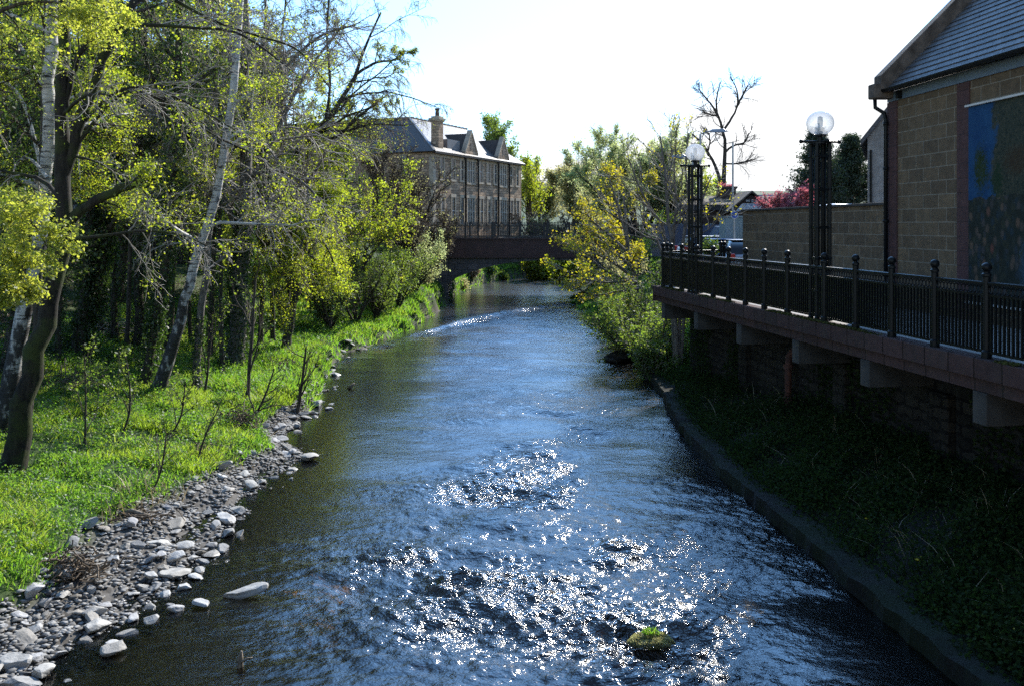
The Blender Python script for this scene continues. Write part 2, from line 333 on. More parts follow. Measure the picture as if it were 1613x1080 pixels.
g = np_mesh('ground', np.stack([GXX, GYY, GZ], -1), grid_faces(len(gy), len(gx)), m_ground(), smooth=True, attrs={'shade_soil': ((dr_ > -.2) & (dr_ < 5))*1.0, 'gravel': a_gravel, 'grass': a_grass, 'tar': a_tar})
tag(g, kind='structure')

# ================================================================ water
def spectrum(n, L, k0, k1, p, along, seed):
    r = np.random.default_rng(seed); k = np.fft.fftfreq(n, L/n)*2*math.pi
    KX, KY = np.meshgrid(k, k); K = np.hypot(KX, KY)+1e-9
    A = np.where((K > k0) & (K < k1), K**-p, 0)*(.35+np.abs(KY/K)**along)
    h = np.real(np.fft.ifft2(A*(r.normal(size=(n, n))+1j*r.normal(size=(n, n)))))
    gyy, gxx = np.gradient(h, L/n); h /= math.sqrt((gxx**2+gyy**2).mean())
    return h
def sample(T, L, x, y):
    n = len(T); x = x/L*n; y = y/L*n; xi = np.floor(x).astype(int); yi = np.floor(y).astype(int); fx = x-xi; fy = y-yi
    gq = lambda a, b: T[b % n, a % n]
    return lerp(lerp(gq(xi, yi), gq(xi+1, yi), fx), lerp(gq(xi, yi+1), gq(xi+1, yi+1), fx), fy)
T1 = spectrum(512, 13.0, 2*math.pi/3.0, 2*math.pi/.55, 1.9, 2.0, 3)
T2 = spectrum(512, 5.7, 2*math.pi/.55, 2*math.pi/.15, 1.4, 1.2, 4)
wy = np.exp(np.arange(math.log(5.5), math.log(104), .0032)); nu = 430
uu = np.linspace(0, 1, nu)
WY = np.repeat(wy[:, None], nu, 1); WX = lerp(xl(wy)[:, None]-.9, xr(wy)[:, None]+.35, uu[None, :])
# weir: a low sill running diagonally across the stream
WEIR = np.array([G(545, 560), G(590, 545), G(640, 532), G(720, 512), G(800, 493), G(860, 484), G(915, 478)])
wx_o = np.argsort(WEIR[:, 0]); yw = np.interp(WX, WEIR[wx_o, 0], WEIR[wx_o, 1]); dw = WY-yw
up = sstep(-.5, .7, dw)*.13*sstep(-7.0, -2.5, WX)
def blob(cx, cy, rx, ry): return np.exp(-(((WX-cx)/rx)**2+((WY-cy)/ry)**2))
warp = vnoise(WX, WY, .42, 21)+.5*vnoise(WX, WY, 1.1, 22)
rif = .16+.15*sstep(.25, .5, uu)[None, :]+1.1*blob(-.6, 15.8, 2.6, 2.3)+.5*blob(2.3, 14.0, 1.2, 3.2)+.35*blob(-3.5, 14.5, 1.6, 3)+.3*blob(1.9, 11.3, 1.4, .9)+.25*blob(-2.0, 11.0, 2.4, 2.2)+.22*blob(1.2, 21, 2.2, 4)
rif = rif*(.3+1.1*sstep(.45, 1.05, warp)); rif = rif*(.16+.84*sstep(.2, .5, uu)[None, :])*(.4+.6*sstep(10.6, 12.8, WY)+.5*blob(1.9, 11.3, 1.2, .9))*np.clip(1.15-sstep(.55, 1.0, uu)[None, :]*.55, .3, 1)
foam = np.exp(-((dw+.25)/.6)**2)*sstep(.45, .8, vnoise(WX, WY, 1.1, 31)*.6+vnoise(WX, WY, 3.3, 32)*.6)*(.12+.55*np.exp(-((WX+3.6)/2.2)**2)+.5*np.exp(-((WX-1.2)/3.0)**2))
foam *= sstep(-5.6, -3.6, WX)*.6
foam += .6*np.exp(-((WY-64+.4*WX)/.5)**2)*sstep(.45, .8, vnoise(WX, WY, 1.2, 35))*(WX > -2.6)*(WX < 3)
rapid = np.exp(-((dw+1.2)/2.2)**2); rif = rif+.55*rapid*(.4+sstep(.4, .9, warp)); rif = np.where(dw > 1.5, rif*.3+.02, rif)
far_f = np.clip(1.2-WY/70, .25, 1)
WZ = up+rif*(.34*sample(T1, 13.0, WX*.9+.25*WY, WY)*far_f+.70*sample(T2, 5.7, WX-.2*WY, WY+.1*WX)*np.clip(1.3-WY/26, 0, 1))
for cx, cy, a, w in ((1.85, 11.55, .05, .5), (-.3, 15.0, .06, .8), (.9, 12.3, .04, .9), (-.9, 12.6, .04, 1.0)):   # standing waves over sunken stones
    WZ += a*np.exp(-((WX-cx)/w)**2)*np.exp(-((WY-cy)/.28)**2)-.6*a*np.exp(-((WX-cx)/w)**2)*np.exp(-((WY-cy+.42)/.25)**2)
def m_water():
    t = NT('river_water'); v = t.pos(); r = t.attr('riffle')
    n1 = t.noise(t.mapv(v, (1, 1.4, 1)), 4.0, 3, .6); n2 = t.noise(t.mapv(v, (1.1, 1.4, 1), (0, 0, .5)), 11, 3, .6); n3 = t.noise(t.mapv(v, (1, 1.3, 1), (0, 0, -.4)), 27, 2, .5)
    h = t.math('ADD', t.math('ADD', n1, t.math('MULTIPLY', n2, .42)), t.math('MULTIPLY', n3, .16))
    st = t.math('ADD', t.math('MULTIPLY', r, .95), .045, True)
    bp = t.n('ShaderNodeBump', {'Height': h, 'Strength': st, 'Distance': .13}).outputs[0]
    fr = t.n('ShaderNodeFresnel', {'IOR': 1.6, 'Normal': bp}).outputs[0]
    gl = t.n('ShaderNodeBsdfGlossy', {'Color': (1, 1, 1), 'Roughness': .17, 'Normal': bp}).outputs[0]
    tr = t.n('ShaderNodeBsdfTransparent', {'Color': t.mix(t.attr('depth'), (.74, .63, .44, 1), (.16, .13, .09, 1))}).outputs[0]
    w = t.n('ShaderNodeMixShader', {0: fr, 1: tr, 2: gl}).outputs[0]
    fo = t.n('ShaderNodeBsdfPrincipled', {'Base Color': (.8, .82, .84), 'Roughness': .5, 'Normal': bp}).outputs[0]
    f = t.math('MULTIPLY', t.attr('foam'), t.ramp(t.noise(v, 9, 4, .7), [(.47, 0.), (.60, 1.)]), True)
    return t.out(t.n('ShaderNodeMixShader', {0: f, 1: w, 2: fo}).outputs[0])
wat = np_mesh('river_water', np.stack([WX, WY, WZ], -1), grid_faces(len(wy), nu), m_water(), smooth=True, attrs={'riffle': np.clip(rif, 0, 1), 'foam': np.clip(foam, 0, 1), 'depth': sstep(.15, .85, WZ-ground_z(WX, WY))})
tag(wat, kind='structure')

# ================================================================ right bank: ledge, river wall, cantilevered promenade
def strip(name, ys, fn0, fn1, z0, z1, mat, jit=0.0, kind='structure', **kw):
    """long solid between two curves fn0(Y) < X < fn1(Y)"""
    r = np.random.default_rng(5); V = []
    for y in ys:
        a, b = float(fn0(y)), float(fn1(y)); j = lambda s=1: (r.random()-.5)*jit*s
        V += [(a+j(), y, z0), (b, y, z0), (b+j(), y, z1+j(.6)), (a+j(), y, z1+j(.6)-.3*abs(j()))]
    n = len(ys); Fc = [(0, 1, 2, 3), tuple(reversed(range((n-1)*4, n*4)))]
    for i in range(n-1):
        for k in range(4): Fc.append((i*4+k, (i+1)*4+k, (i+1)*4+(k+1) % 4, i*4+(k+1) % 4))
    mb = MB(); mb.add(V, Fc); return mb
ledge = strip('ledge', np.arange(6, 35.5, .35), lambda y: xr(y), lambda y: xr(y)+.48, -.9, .27, None, .11).build('ledge', None)
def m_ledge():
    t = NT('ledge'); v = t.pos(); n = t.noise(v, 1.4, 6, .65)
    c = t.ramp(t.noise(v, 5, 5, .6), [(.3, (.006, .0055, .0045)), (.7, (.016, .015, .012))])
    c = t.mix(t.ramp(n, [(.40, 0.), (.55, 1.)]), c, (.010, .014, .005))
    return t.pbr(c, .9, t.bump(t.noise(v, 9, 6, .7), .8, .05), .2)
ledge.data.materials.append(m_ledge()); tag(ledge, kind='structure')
AE = math.atan2(-1, .144)                      # direction of the promenade edge, towards the camera
wl = empty('river_wall', (0, 0, 0), 0, 'tall dark rubble stone retaining wall below the overhanging promenade', 'wall')
# wall and piers in a frame that runs along the promenade edge
EU = np.array([-.144, 1, 0])/math.hypot(.144, 1); EN = np.array([1, .144, 0])/math.hypot(.144, 1)     # along (away), inwards
def epos(Y, inn=0.0, z=0.0): return np.array([edge(Y), Y, 0])+EN*inn+np.array([0, 0, z])
O30 = epos(29.4); AW = math.atan2(-EU[1], -EU[0])
wl.location = O30; wl.rotation_euler = (0, 0, AW)            # local x towards the camera, local y to the right (inwards)
LW = 24.0
b = MB(); b.box(-.3, LW, 1.35, 1.9, .2, 3.0); b.build('masonry', M['riverwall'], wl)
b = MB()
for x in (4.2, 9.6, 13.2, 17.0): b.box(x, x+.55, 1.18, 1.36, .3, 2.45)
b.build('buttress', M['riverwall'], wl, bevel=.03)
r = np.random.default_rng(12); n = 16000; wx_, wz_ = r.random(n)*LW, .4+2.6*r.random(n)**1.5
kp = r.random(n) < sstep(.45, .68, vnoise(wx_, wz_*.6, .8, 61)*.7+vnoise(wx_, wz_, 2.3, 62)*.35)
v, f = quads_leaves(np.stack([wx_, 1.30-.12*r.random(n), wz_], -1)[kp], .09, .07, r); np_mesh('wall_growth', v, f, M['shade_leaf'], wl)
slab = empty('promenade', O30, AW); tag(slab, kind='structure')
b = MB(); b.box(0, LW, .36, 5.6, 3.22, 3.5); b.build('paving', M['paving'], slab)
b = MB(); b.box(.02, LW, .12, 1.36, 3.0, 3.215); b.build('soffit', M['concrete'], slab)
cop = empty('promenade_kerb', O30, AW, 0); tag(cop, 'red sandstone coping course with mossy top along the promenade edge', 'coping')
b = MB()
x = 0.0
while x < LW: b.box(x+.004, min(x+.62, LW)-.004, 0, .355, 3.20, 3.503); x += .62
b.build('coping_stone_course', M['redstone'], cop, bevel=.012)
b = MB(); b.box(.03, LW, .07, .36, 3.005, 3.197); b.build('lower_course', M['redstone'], cop)
b = MB(); b.box(-.12, -.003, 0, 4.6, 3.0, 3.5); b.build('end_course', M['redstone'], cop)
r = np.random.default_rng(4); n = 9000
mx = r.random(n)*17; my = np.abs(r.normal(0, .07, n)); hh = sstep(.42, .75, vnoise(mx, my, 1.3, 8)); keep = r.random(n) < hh
Vm, Fm = quads_leaves(np.stack([mx, np.minimum(my, .33), 3.508+r.random(n)*.03*hh], -1)[keep], .05, .035, r, .3)
ms = np_mesh('moss', Vm, Fm, M['mossy'], cop); tag(ms, kind='stuff')
def edge_local(Y): return float(np.dot(epos(Y)-O30, -EU))
beams = []
for i, (Y, lab) in enumerate(((28.6, 'concrete bracket beam at the far end of the promenade, under the railing corner'), (25.6, 'second concrete bracket beam from the far end of the promenade'), (22.5, 'concrete bracket beam just left of the rusty drainpipe'),
                              (19.4, 'concrete bracket beam below the near globe lamp, right of the rusty drainpipe'), (16.6, 'second concrete bracket beam from the right edge of the photo'), (13.4, 'nearest concrete bracket beam, pale ended, at the right edge of the photo'))):
    b = MB(); b.box(-.16, .16, .06, 1.42, -.50, -.005); o = b.build('bracket_beam', M['concrete'], None, bevel=.015)
    o.location = epos(Y, 0, 3.0); o.rotation_euler = (0, 0, AW); tag(o, lab, 'beam', 'concrete beams carrying the promenade')
rp = empty('drainpipe', epos(21.9, 1.1, 0), AW, 'rusty red drainpipe with a bend on the dark river wall', 'drainpipe')
b = MB(); b.tube([(0, 0, .8), (0, 0, 2.0), (0, .02, 2.25), (0, .12, 2.38), (0, .32, 2.42)], .085, 10); b.build('pipe', M['rust'], rp, True)
b = MB(); b.tube([(0, 0, 1.15), (0, 0, 1.27)], .115, 10); b.tube([(0, 0, 1.95), (0, 0, 2.06)], .115, 10); b.build('collar', M['rust'], rp)

# ---------------------------------------------------------------- railing
def ball_post(parent, x, y=0.0, z=0.0):
    b = MB(); b.lathe([(.075, 0), (.075, .10), (.056, .13), (.056, 1.22), (.066, 1.235), (.066, 1.265), (.05, 1.285), (.05, 1.30)], (x, y, z), 12)
    p = b.build('post', M['iron'], parent, True)
    m = p.modifiers.new('edge', 'EDGE_SPLIT')
    b = MB(); b.ball((x, y, z+1.365), .074, 14, 9); b.build('ball_finial', M['iron'], p, True)
def rail_bay(parent, x0, x1):
    b = MB(); b.box(x0, x1, -.035, .035, 1.09, 1.15); b.build('top_rail', M['iron'], parent, bevel=.012)
    b = MB(); b.box(x0, x1, -.02, .02, .93, .965); b.box(x0, x1, -.02, .02, .08, .115)
    n = max(2, int((x1-x0)/.088)); st = (x1-x0)/n
    for i in range(n):
        xc = x0+(i+.5)*st
        b.box(xc-.017, xc+.017, -.017, .017, .115, .93)
        a = np.linspace(0, 2*math.pi, 11); b.tube([(xc+.046*math.cos(t), 0, 1.027+.055*math.sin(t)) for t in a], .012, 4, False)
    b.build('baluster_panel', M['iron'], parent)
rl = empty('river_railing', epos(29.0, .16, 3.5), AW, 'long black iron railing with ball topped posts along the promenade edge', 'railing')
posts = [13.37-1.22, 13.37, 14.63, 15.87, 17.09, 18.30, 19.98, 21.2, 22.3, 23.4, 24.5, 25.8, 27.1, 28.1, 28.9]
px_ = sorted([edge_local(29.0)*0+(29.0-y)*math.hypot(.144, 1) for y in posts])
for x in px_: ball_post(rl, x)
for a, c in zip(px_[:-1], px_[1:]): rail_bay(rl, a+.058, c-.058)
pa = epos(29.25, .16, 3.5); pb = np.array([7.45, 31.2, 3.5]); dv = pb-pa; ang = math.atan2(dv[1], dv[0]); L2 = float(np.hypot(dv[0], dv[1]))
r2 = empty('end_railing', pa, ang, 'short black iron railing closing the far end of the promenade beside the shrub', 'railing')
xs = [0.35, L2/2, L2-.18, L2]
for x in xs: ball_post(r2, x)
for a, c in ((xs[0], xs[1]), (xs[1], xs[2])): rail_bay(r2, a+.058, c-.058)

# ---------------------------------------------------------------- globe lamps
def m_globe():
    t = NT('globe_glass'); lw = t.n('ShaderNodeLayerWeight', {'Blend': .35}).outputs['Facing']
    tr = t.n('ShaderNodeBsdfTransparent', {'Color': (.93, .95, .96)}).outputs[0]
    df = t.n('ShaderNodeBsdfTranslucent', {'Color': (.85, .85, .86)}).outputs[0]; d2 = t.n('ShaderNodeBsdfDiffuse', {'Color': (.7, .7, .7)}).outputs[0]
    gl = t.n('ShaderNodeBsdfGlossy', {'Roughness': .05}).outputs[0]
    fog = t.n('ShaderNodeMixShader', {0: .5, 1: df, 2: d2}).outputs[0]
    a = t.n('ShaderNodeMixShader', {0: t.math('ADD', t.math('MULTIPLY', lw, .5), .36), 1: tr, 2: fog}).outputs[0]
    a = t.n('ShaderNodeMixShader', {0: t.math('ADD', t.math('MULTIPLY', lw, .12), .03), 1: a, 2: gl}).outputs[0]
    return t.out(a)
def m_globe2():
    t = NT('frosted_globe'); tr = t.n('ShaderNodeBsdfTransparent', {'Color': (.95, .95, .95)}).outputs[0]
    df = t.n('ShaderNodeBsdfTranslucent', {'Color': (.85, .85, .85)}).outputs[0]; d2 = t.n('ShaderNodeBsdfDiffuse', {'Color': (.75, .75, .75)}).outputs[0]
    fog = t.n('ShaderNodeMixShader', {0: .5, 1: df, 2: d2}).outputs[0]
    return t.out(t.n('ShaderNodeMixShader', {0: .75, 1: tr, 2: fog}).outputs[0])
M['globe'], M['globe2'] = m_globe(), m_globe2()
def globe_lamp(loc, lab, gm):
    o = empty('globe_lamp', loc, AW, lab, 'street lamp', 'globe lamps on the promenade')
    W = .14
    for sx in (-1, 1):
        for sy in (-1, 1):
            b = MB(); b.lathe([(.06, 0), (.06, .06), (.040, .09), (.040, 3.72)], (sx*W, sy*W, 0), 10); b.build('column', M['iron'], o, True).modifiers.new('e', 'EDGE_SPLIT')
    b = MB()
    for a in range(4):
        for k in (-.05, .05):
            q = [(k, -W), (k, W), (-W, k), (W, k)][a]; b.tube([(q[0], q[1], .05), (q[0], q[1], 3.72)], .014, 6)
    b.build('inner_rods', M['iron'], o, True)
    b = MB()
    for z in (.12, .62, 1.12, 1.3, 1.95, 2.75, 3.45):
        for s in (-1, 1):
            b.box(-W, W, s*W-.018, s*W+.018, z-.03, z+.03); b.box(s*W-.018, s*W+.018, -W+.02, W-.02, z-.028, z+.028)
        for sx in (-1, 1):
            for sy in (-1, 1): b.ball((sx*W, sy*W, z), .048, 8, 6)
    b.build('collar_bands', M['iron'], o)
    b = MB(); b.tube([(0, -.42, 3.76), (0, .42, 3.76)], .025, 8); b.tube([(-.3, 0, 3.755), (.3, 0, 3.755)], .025, 8)
    for q in ((0, -.43, 3.76), (0, .43, 3.76), (-.31, 0, 3.755), (.31, 0, 3.755)): b.ball(q, .045, 8, 6)
    b.build('cross_arms', M['iron'], o, True)
    b = MB(); b.lathe([(.23, 3.71), (.23, 3.735), (.05, 3.74), (.05, 3.86), (.13, 3.88), (.13, 3.91)], (0, 0, 0), 14); b.build('globe_seat', M['iron'], o)
    b = MB(); b.ball((0, 0, 4.15), .285, 28, 18, .9); gl = b.build('globe', gm, o, True)
    b = MB(); b.lathe([(.06, 3.91), (.06, 4.02), (.09, 4.03), (.09, 4.05), (.045, 4.06), (.06, 4.18), (.05, 4.28), (.01, 4.30)], (0, 0, 0), 10); b.build('lamp_bulb', M['offwhite'], gl, True)
    return o
globe_lamp(epos(18.75, .30, 3.503), 'nearer black lattice column lamp with clear glass globe, before the tan yard wall', M['globe'])
globe_lamp(epos(26.3, .30, 3.503), 'farther black lattice column lamp with frosted globe, before the tall bare tree', M['globe2'])

# ================================================================ right building with the mural
AB = math.atan2(-.9962, .0867)
hb = empty('mural_hall', (9.33, 22.0, 3.4), AB, 'tan block hall with slate roof and painted mural beside the promenade', 'building')
BX, BYW = 27.0, 10.0; EZ = 5.42; tp = math.tan(RAD(46)); RZ = EZ+5*tp
b = MB(); b.prism([(0, 0, 0), (0, BYW, 0), (0, BYW, EZ-.1), (0, 5, RZ-.15), (0, 0, EZ-.1)], (BX, 0, 0)); b.build('wall', M['block'], hb)
b = MB(); b.box(-.025, .42, -.035, .3, 0, 5.12); b.build('pilaster', M['redpilaster'], hb)
b = MB(); b.box(2.92, 3.36, -.03, .2, 0, 5.12); b.build('pilaster', M['redpilaster'], hb)
def slope_rows(mb, x0, x1, y0, z0, y1, z1, row, th=.02, lift=.012):
    """courses of slates up a slope, each lapping the one below"""
    L = math.hypot(y1-y0, z1-z0); n = int(L/row); dy, dz = (y1-y0)/L, (z1-z0)/L; ny, nz = -dz, dy
    if nz < 0: ny, nz = -ny, -nz
    for i in range(n):
        a, c = i*row, (i+1)*row+.03
        p = [(y0+dy*a+ny*(lift+th), z0+dz*a+nz*(lift+th)), (y0+dy*c+ny*.004, z0+dz*c+nz*.004), (y0+dy*c-ny*.02, z0+dz*c-nz*.02), (y0+dy*a-ny*.0, z0+dz*a-nz*.0)]
        mb.prism([(x0, u, w) for u, w in p], (x1-x0, 0, 0))
b = MB(); slope_rows(b, .3, BX, -.22, EZ-.02, 5.05, RZ+.27*0+.1, .23); rf = b.build('roof', M['slate'], hb)
b = MB(); b.prism([(.3, 5.02, RZ+.05), (.3, 10.3, EZ-.25), (.3, 10.3, EZ-.1), (.3, 5.02, RZ+.2)], (BX-.3, 0, 0)); b.build('rear_roof', M['slate'], hb)
b = MB(); q = .34/math.cos(RAD(46))
b.prism([(-.06, -.36, EZ-.16), (-.06, 5.0, RZ-.02), (-.06, 5.0, RZ-.02+q), (-.06, -.36, EZ-.16+q)], (.37, 0, 0))
b.prism([(-.06, 5.0, RZ-.02), (-.06, 10.3, EZ-.16), (-.06, 10.3, EZ-.16+q), (-.06, 5.0, RZ-.02+q)], (.37, 0, 0)); b.build('verge_coping', M['copestone'], hb, bevel=.02)
b = MB(); b.box(-.055, .305, -.52, -.03, EZ-.22, EZ+.14); b.build('skew_block', M['copestone'], hb, bevel=.03)
b = MB(); b.box(0, BX, -.045, -.002, 5.13, 5.36); b.build('fascia_board', M['blueboard'], hb)
b = MB(); a_ = np.linspace(math.pi, 2*math.pi, 9)
prof = [(-.30+.075*math.cos(t), 5.40+.075*math.sin(t)) for t in a_]+[(-.30+.065*math.cos(t), 5.40+.065*math.sin(t)) for t in a_[::-1]]
b.prism([(-.16, u, w) for u, w in prof], (BX+.16, 0, 0)); b.box(0, BX, -.22, -.05, 5.365, 5.40); b.build('gutter', M['iron'], hb)
b = MB(); b.lathe([(.05, 5.22), (.10, 5.30), (.10, 5.36)], (-.12, -.30, 0), 8); b.tube([(-.12, -.30, 5.25), (-.12, -.29, 5.02), (.02, -.12, 4.86), (.05, -.11, 4.7), (.05, -.11, 0)], .05, 8)
for z in (.9, 2.2, 3.5, 4.6): b.tube([(.05, -.11, z-.04), (.05, -.11, z+.04)], .068, 8)
b.build('drainpipe', M['iron'], hb, True)
b = MB(); b.box(.62, .72, -.16, -.05, 5.14, 5.32); b.build('floodlight', M['iron'], hb)
# mural: boards with a painted crowd under trees and a blue sky
def m_mural():
    t = NT('mural_paint'); v = t.obj(); s = t.n('ShaderNodeSeparateXYZ', {0: v}).outputs; x, z = s[0], s[2]
    n = t.noise(v, 2.2, 5, .6); sw = t.noise(v, 7, 3, .6, 'Fac', 2.5)
    sky = t.ramp(t.noise(v, 1.5, 4), [(.3, (.008, .034, .10)), (.7, (.02, .07, .15))])
    dark = t.ramp(sw, [(.3, (.012, .02, .016)), (.5, (.035, .042, .03)), (.7, (.065, .06, .04))])
    vo = t.voro(t.mapv(v, (5.5, 1, 3.6)), 1.6, 'Color'); vd = t.voro(t.mapv(v, (5.5, 1, 3.6)), 1.6, 'Distance')
    crowd = t.ramp(vo, [(0, (.012, .014, .012)), (.35, (.04, .044, .03)), (.6, (.02, .034, .045)), (.85, (.10, .072, .05)), (1, (.11, .035, .03))])
    crowd = t.mix(t.ramp(vd, [(.3, 0.), (.75, 1.)]), crowd, (.02, .025, .02))
    # tree mass to the right, two rounded trees on the left, crowd below
    right = t.ramp(t.math('ADD', t.math('MULTIPLY', x, .5), t.math('MULTIPLY', n, .8)), [(.78, 0.), (.86, 1.)])
    c = t.mix(right, sky, dark)
    def ell(cx, cz, rx, rz):
        dx = t.math('DIVIDE', t.math('SUBTRACT', x, cx), rx); dz = t.math('DIVIDE', t.math('SUBTRACT', z, cz), rz)
        d = t.math('ADD', t.math('MULTIPLY', dx, dx), t.math('MULTIPLY', dz, dz))
        return t.math('MULTIPLY', t.math('SUBTRACT', 2.25, t.math('ADD', d, t.math('MULTIPLY', sw, 2.8))), 1.3, True)
    c = t.mix(ell(.42, 2.75, .30, .62), c, t.ramp(sw, [(.3, (.014, .028, .010)), (.7, (.035, .05, .014))]))
    c = t.mix(ell(.95, 2.5, .25, .45), c, (.016, .032, .016))
    c = t.mix(ell(1.55, 2.85, .5, .35), c, (.04, .03, .018))
    c = t.mix(t.ramp(t.math('ADD', z, t.math('MULTIPLY', n, .5)), [(.0, 1.), (1.0, 1.)]), c, c)
    lowm = t.math('LESS_THAN', t.math('ADD', z, t.math('MULTIPLY', n, .6)), 2.45)
    c = t.mix(lowm, c, crowd)
    c = t.mix(ell(1.9, .75, .35, .8), c, (.035, .06, .085)); c = t.mix(ell(1.92, 1.32, .13, .17), c, (.10, .05, .04))
    return t.pbr(c, .75, t.bump(sw, .15, .01), .08)
mu = empty('mural', hb.matrix_basis @ __import__('mathutils').Vector((3.40, -.02, .5)), AB, 'large painted mural of a crowd under trees and blue sky on the hall wall', 'mural')
b = MB(); b.box(0, 9, -.05, .0, .02, 4.06); b.build('painted_boards', m_mural(), mu)
b = MB(); b.box(-.06, 9.06, -.10, 0, 4.07, 4.11); b.build('top_trim', M['offwhite'], mu)
b = MB(); b.box(-.06, 9.06, -.09, 0, -.03, .01); b.build('bottom_trim', M['offwhite'], mu)

# yard wall continuing the line of the hall
yw_ = empty('yard_wall', (9.33, 22.0, 3.4), AB, 'tan concrete block yard wall with flat coping joining the hall', 'wall')
b = MB(); b.box(-10.55, -.07, .03, .30, 0, 2.60); b.build('blockwork', M['block'], yw_)
b = MB()
x = -10.62
while x < -.1: b.box(x+.004, min(x+.9, -.075)-.004, -.03, .36, 2.603, 2.67); x += .9
b.build('coping', M['concrete'], yw_, bevel=.01)

# grey gable house behind the yard wall
gh = empty('gable_house', (14.0, 35.0, 3.4), RAD(-23), 'grey harled house with steep gable behind the yard wall', 'house')
b = MB(); ze = 5.55; b.prism([(0, 0, 0), (8, 0, 0), (8, 0, ze), (4, 0, ze+5.2), (0, 0, ze)], (0, 9, 0)); b.build('wall', M['greystone'], gh)
b = MB(); b.prism([(-.25, -.25, ze-.33), (4, -.25, ze+5.22), (4, -.25, ze+5.42), (-.25, -.25, ze-.1)], (0, 9.5, 0)); b.prism([(8.25, -.25, ze-.33), (8.25, -.25, ze-.1), (4, -.25, ze+5.43), (4, -.25, ze+5.23)], (0, 9.5, 0)); b.build('roof', M['slate'], gh)
b = MB(); b.tube([(1.0, -.08, 0), (1.0, -.08, 4.6)], .05, 6); b.tube([(1.0, -.08, 1.0), (.55, -.08, .8)], .05, 6); b.build('waste_pipe', M['iron'], gh)
b = MB(); b.tube([(.12, -.08, 0), (.12, -.08, ze-.5)], .05, 6); b.build('drainpipe', M['iron'], gh)
# ================================================================ the mill
AM = math.atan2(.903, .43); MO = np.array([-7.1, 80.0, 4.35])
ml = empty('stone_mill', MO, AM, 'two storey rubble stone mill with slate roof, dormer gables and chimney beyond the bridge', 'building')
E0 = 12.3-MO[2]; RM = 15.75-MO[2]
def ms_(px): k = (px-806.5)/1400; return (k*80+7.1)/(.43-.903*k)
b = MB()
b.prism([(0, 0, -.3), (18.85, 0, -.3), (18.85, 10, -.3), (8, 10, -.3), (8, 22, -.3), (0, 22, -.3)], (0, 0, E0+.25)); b.build('wall', M['rubble'], ml)
def quad_slab(mb, pts, th):
    A = np.array(pts, float); n = np.cross(A[1]-A[0], A[2]-A[0]); n /= np.linalg.norm(n)
    if n[2] < 0: n = -n
    mb.prism(A, n*th)
o_ = .32; dz = o_*(RM-E0)/5
b = MB()
quad_slab(b, [(-o_, -o_, E0-dz), (18.85+o_, -o_, E0-dz), (15.6, 5, RM), (4, 5, RM)], .1)
quad_slab(b, [(-o_, -o_, E0-dz), (4, 5, RM), (4, 22, RM), (-o_, 22, E0-dz)], .1)
quad_slab(b, [(18.85+o_, -o_, E0-dz), (18.85+o_, 10, E0-dz), (15.6, 5, RM)], .1)
quad_slab(b, [(4, 5, RM), (15.6, 5, RM), (18.85, 10, E0), (8, 10, E0)], .1)
quad_slab(b, [(4, 5, RM), (8, 10, E0), (8, 22, E0), (4, 22, RM)], .1)
b.build('roof', M['millslate'], ml)
b = MB()
for i in range(30):
    x = 4+i*.39; b.box(x, x+.34, 4.9, 5.1, RM+.07, RM+.2+(.05 if i % 2 else 0))
b.bar((4, 5, RM+.12), (4, 22, RM+.12), .25, .14); b.build('ridge_tiles', M['lead'], ml)
b = MB(); b.bar((-o_, -o_, E0-dz+.12), (4, 5, RM+.12), .2, .1); b.build('hip_flashing', M['lead'], ml)
b = MB(); b.box(-.3, 18.95, -.42, -.30, E0-dz-.12, E0-dz+.02); b.build('gutter', M['iron'], ml)
b = MB(); b.box(-.02, 18.87, -.04, 0.0, E0-.62, E0-.3); b.box(-.03, .45, -.035, .4, 0, E0-.63); b.build('quoins_and_band', M['dressed'], ml)
# long narrow windows: dressed surround, glass as its sub-part
def mwin(s, z0, z1, w=.55, lights=1, side=0):
    """side 0: river front; side 1: end wall"""
    sw = .16; W = lights*w+(lights-1)*.14; T = lambda a, y: (a, y)
    b = MB(); pz = MB()
    def bx(mb, a0, a1, d0, d1, c0, c1):
        if side == 0: mb.box(a0, a1, -d1, -d0, c0, c1)
        else: mb.box(-d1, -d0, a0, a1, c0, c1)
    bx(b, s-W/2-sw, s-W/2, .003, .07, z0, z1); bx(b, s+W/2, s+W/2+sw, .003, .07, z0, z1)
    bx(b, s-W/2-sw-.08, s+W/2+sw+.08, .003, .085, z1+.002, z1+.3); bx(b, s-W/2-sw-.05, s+W/2+sw+.05, .003, .12, z0-.18, z0-.002)
    for i in range(1, lights):
        c = s-W/2+i*(w+.14)-.07; bx(b, c-.07, c+.07, .003, .065, z0, z1)
    f = b.build('window', M['dressed'], ml)
    bx(pz, s-W/2+.003, s+W/2-.003, .004, .012, z0, z1); p = pz.build('pane', M['glass_dark'], f)
    b = MB()
    for i in range(lights):
        c = s-W/2+i*(w+.14)+w/2
        bx(b, c-.02, c+.02, .013, .03, z0, z1); bx(b, c-w/2+.004, c+w/2-.004, .0135, .032, (z0+z1)/2-.03, (z0+z1)/2+.03)
        bx(b, c-w/2+.004, c-w/2+.05, .0138, .034, z0, z1)
    b.build('sash', M['offwhite'], f)
U0, U1, L0, L1 = 9.75-MO[2], 11.85-MO[2], 5.6-MO[2], 8.1-MO[2]
for px in (695.5, 713, 727): mwin(ms_(px), U0, U1)
for px in (757, 768.5, 779.5, 804.5, 814.5): mwin(ms_(px), U0, U1)
for px in (697, 713.8, 727.8, 758, 770, 781, 805.3, 815): mwin(ms_(px), L0, L1)
GS = (7.15, 14.25)
for s in GS:
    mwin(s, U0-.15, U1+.15, .36, 3); mwin(s, L0, L1, .36, 3)
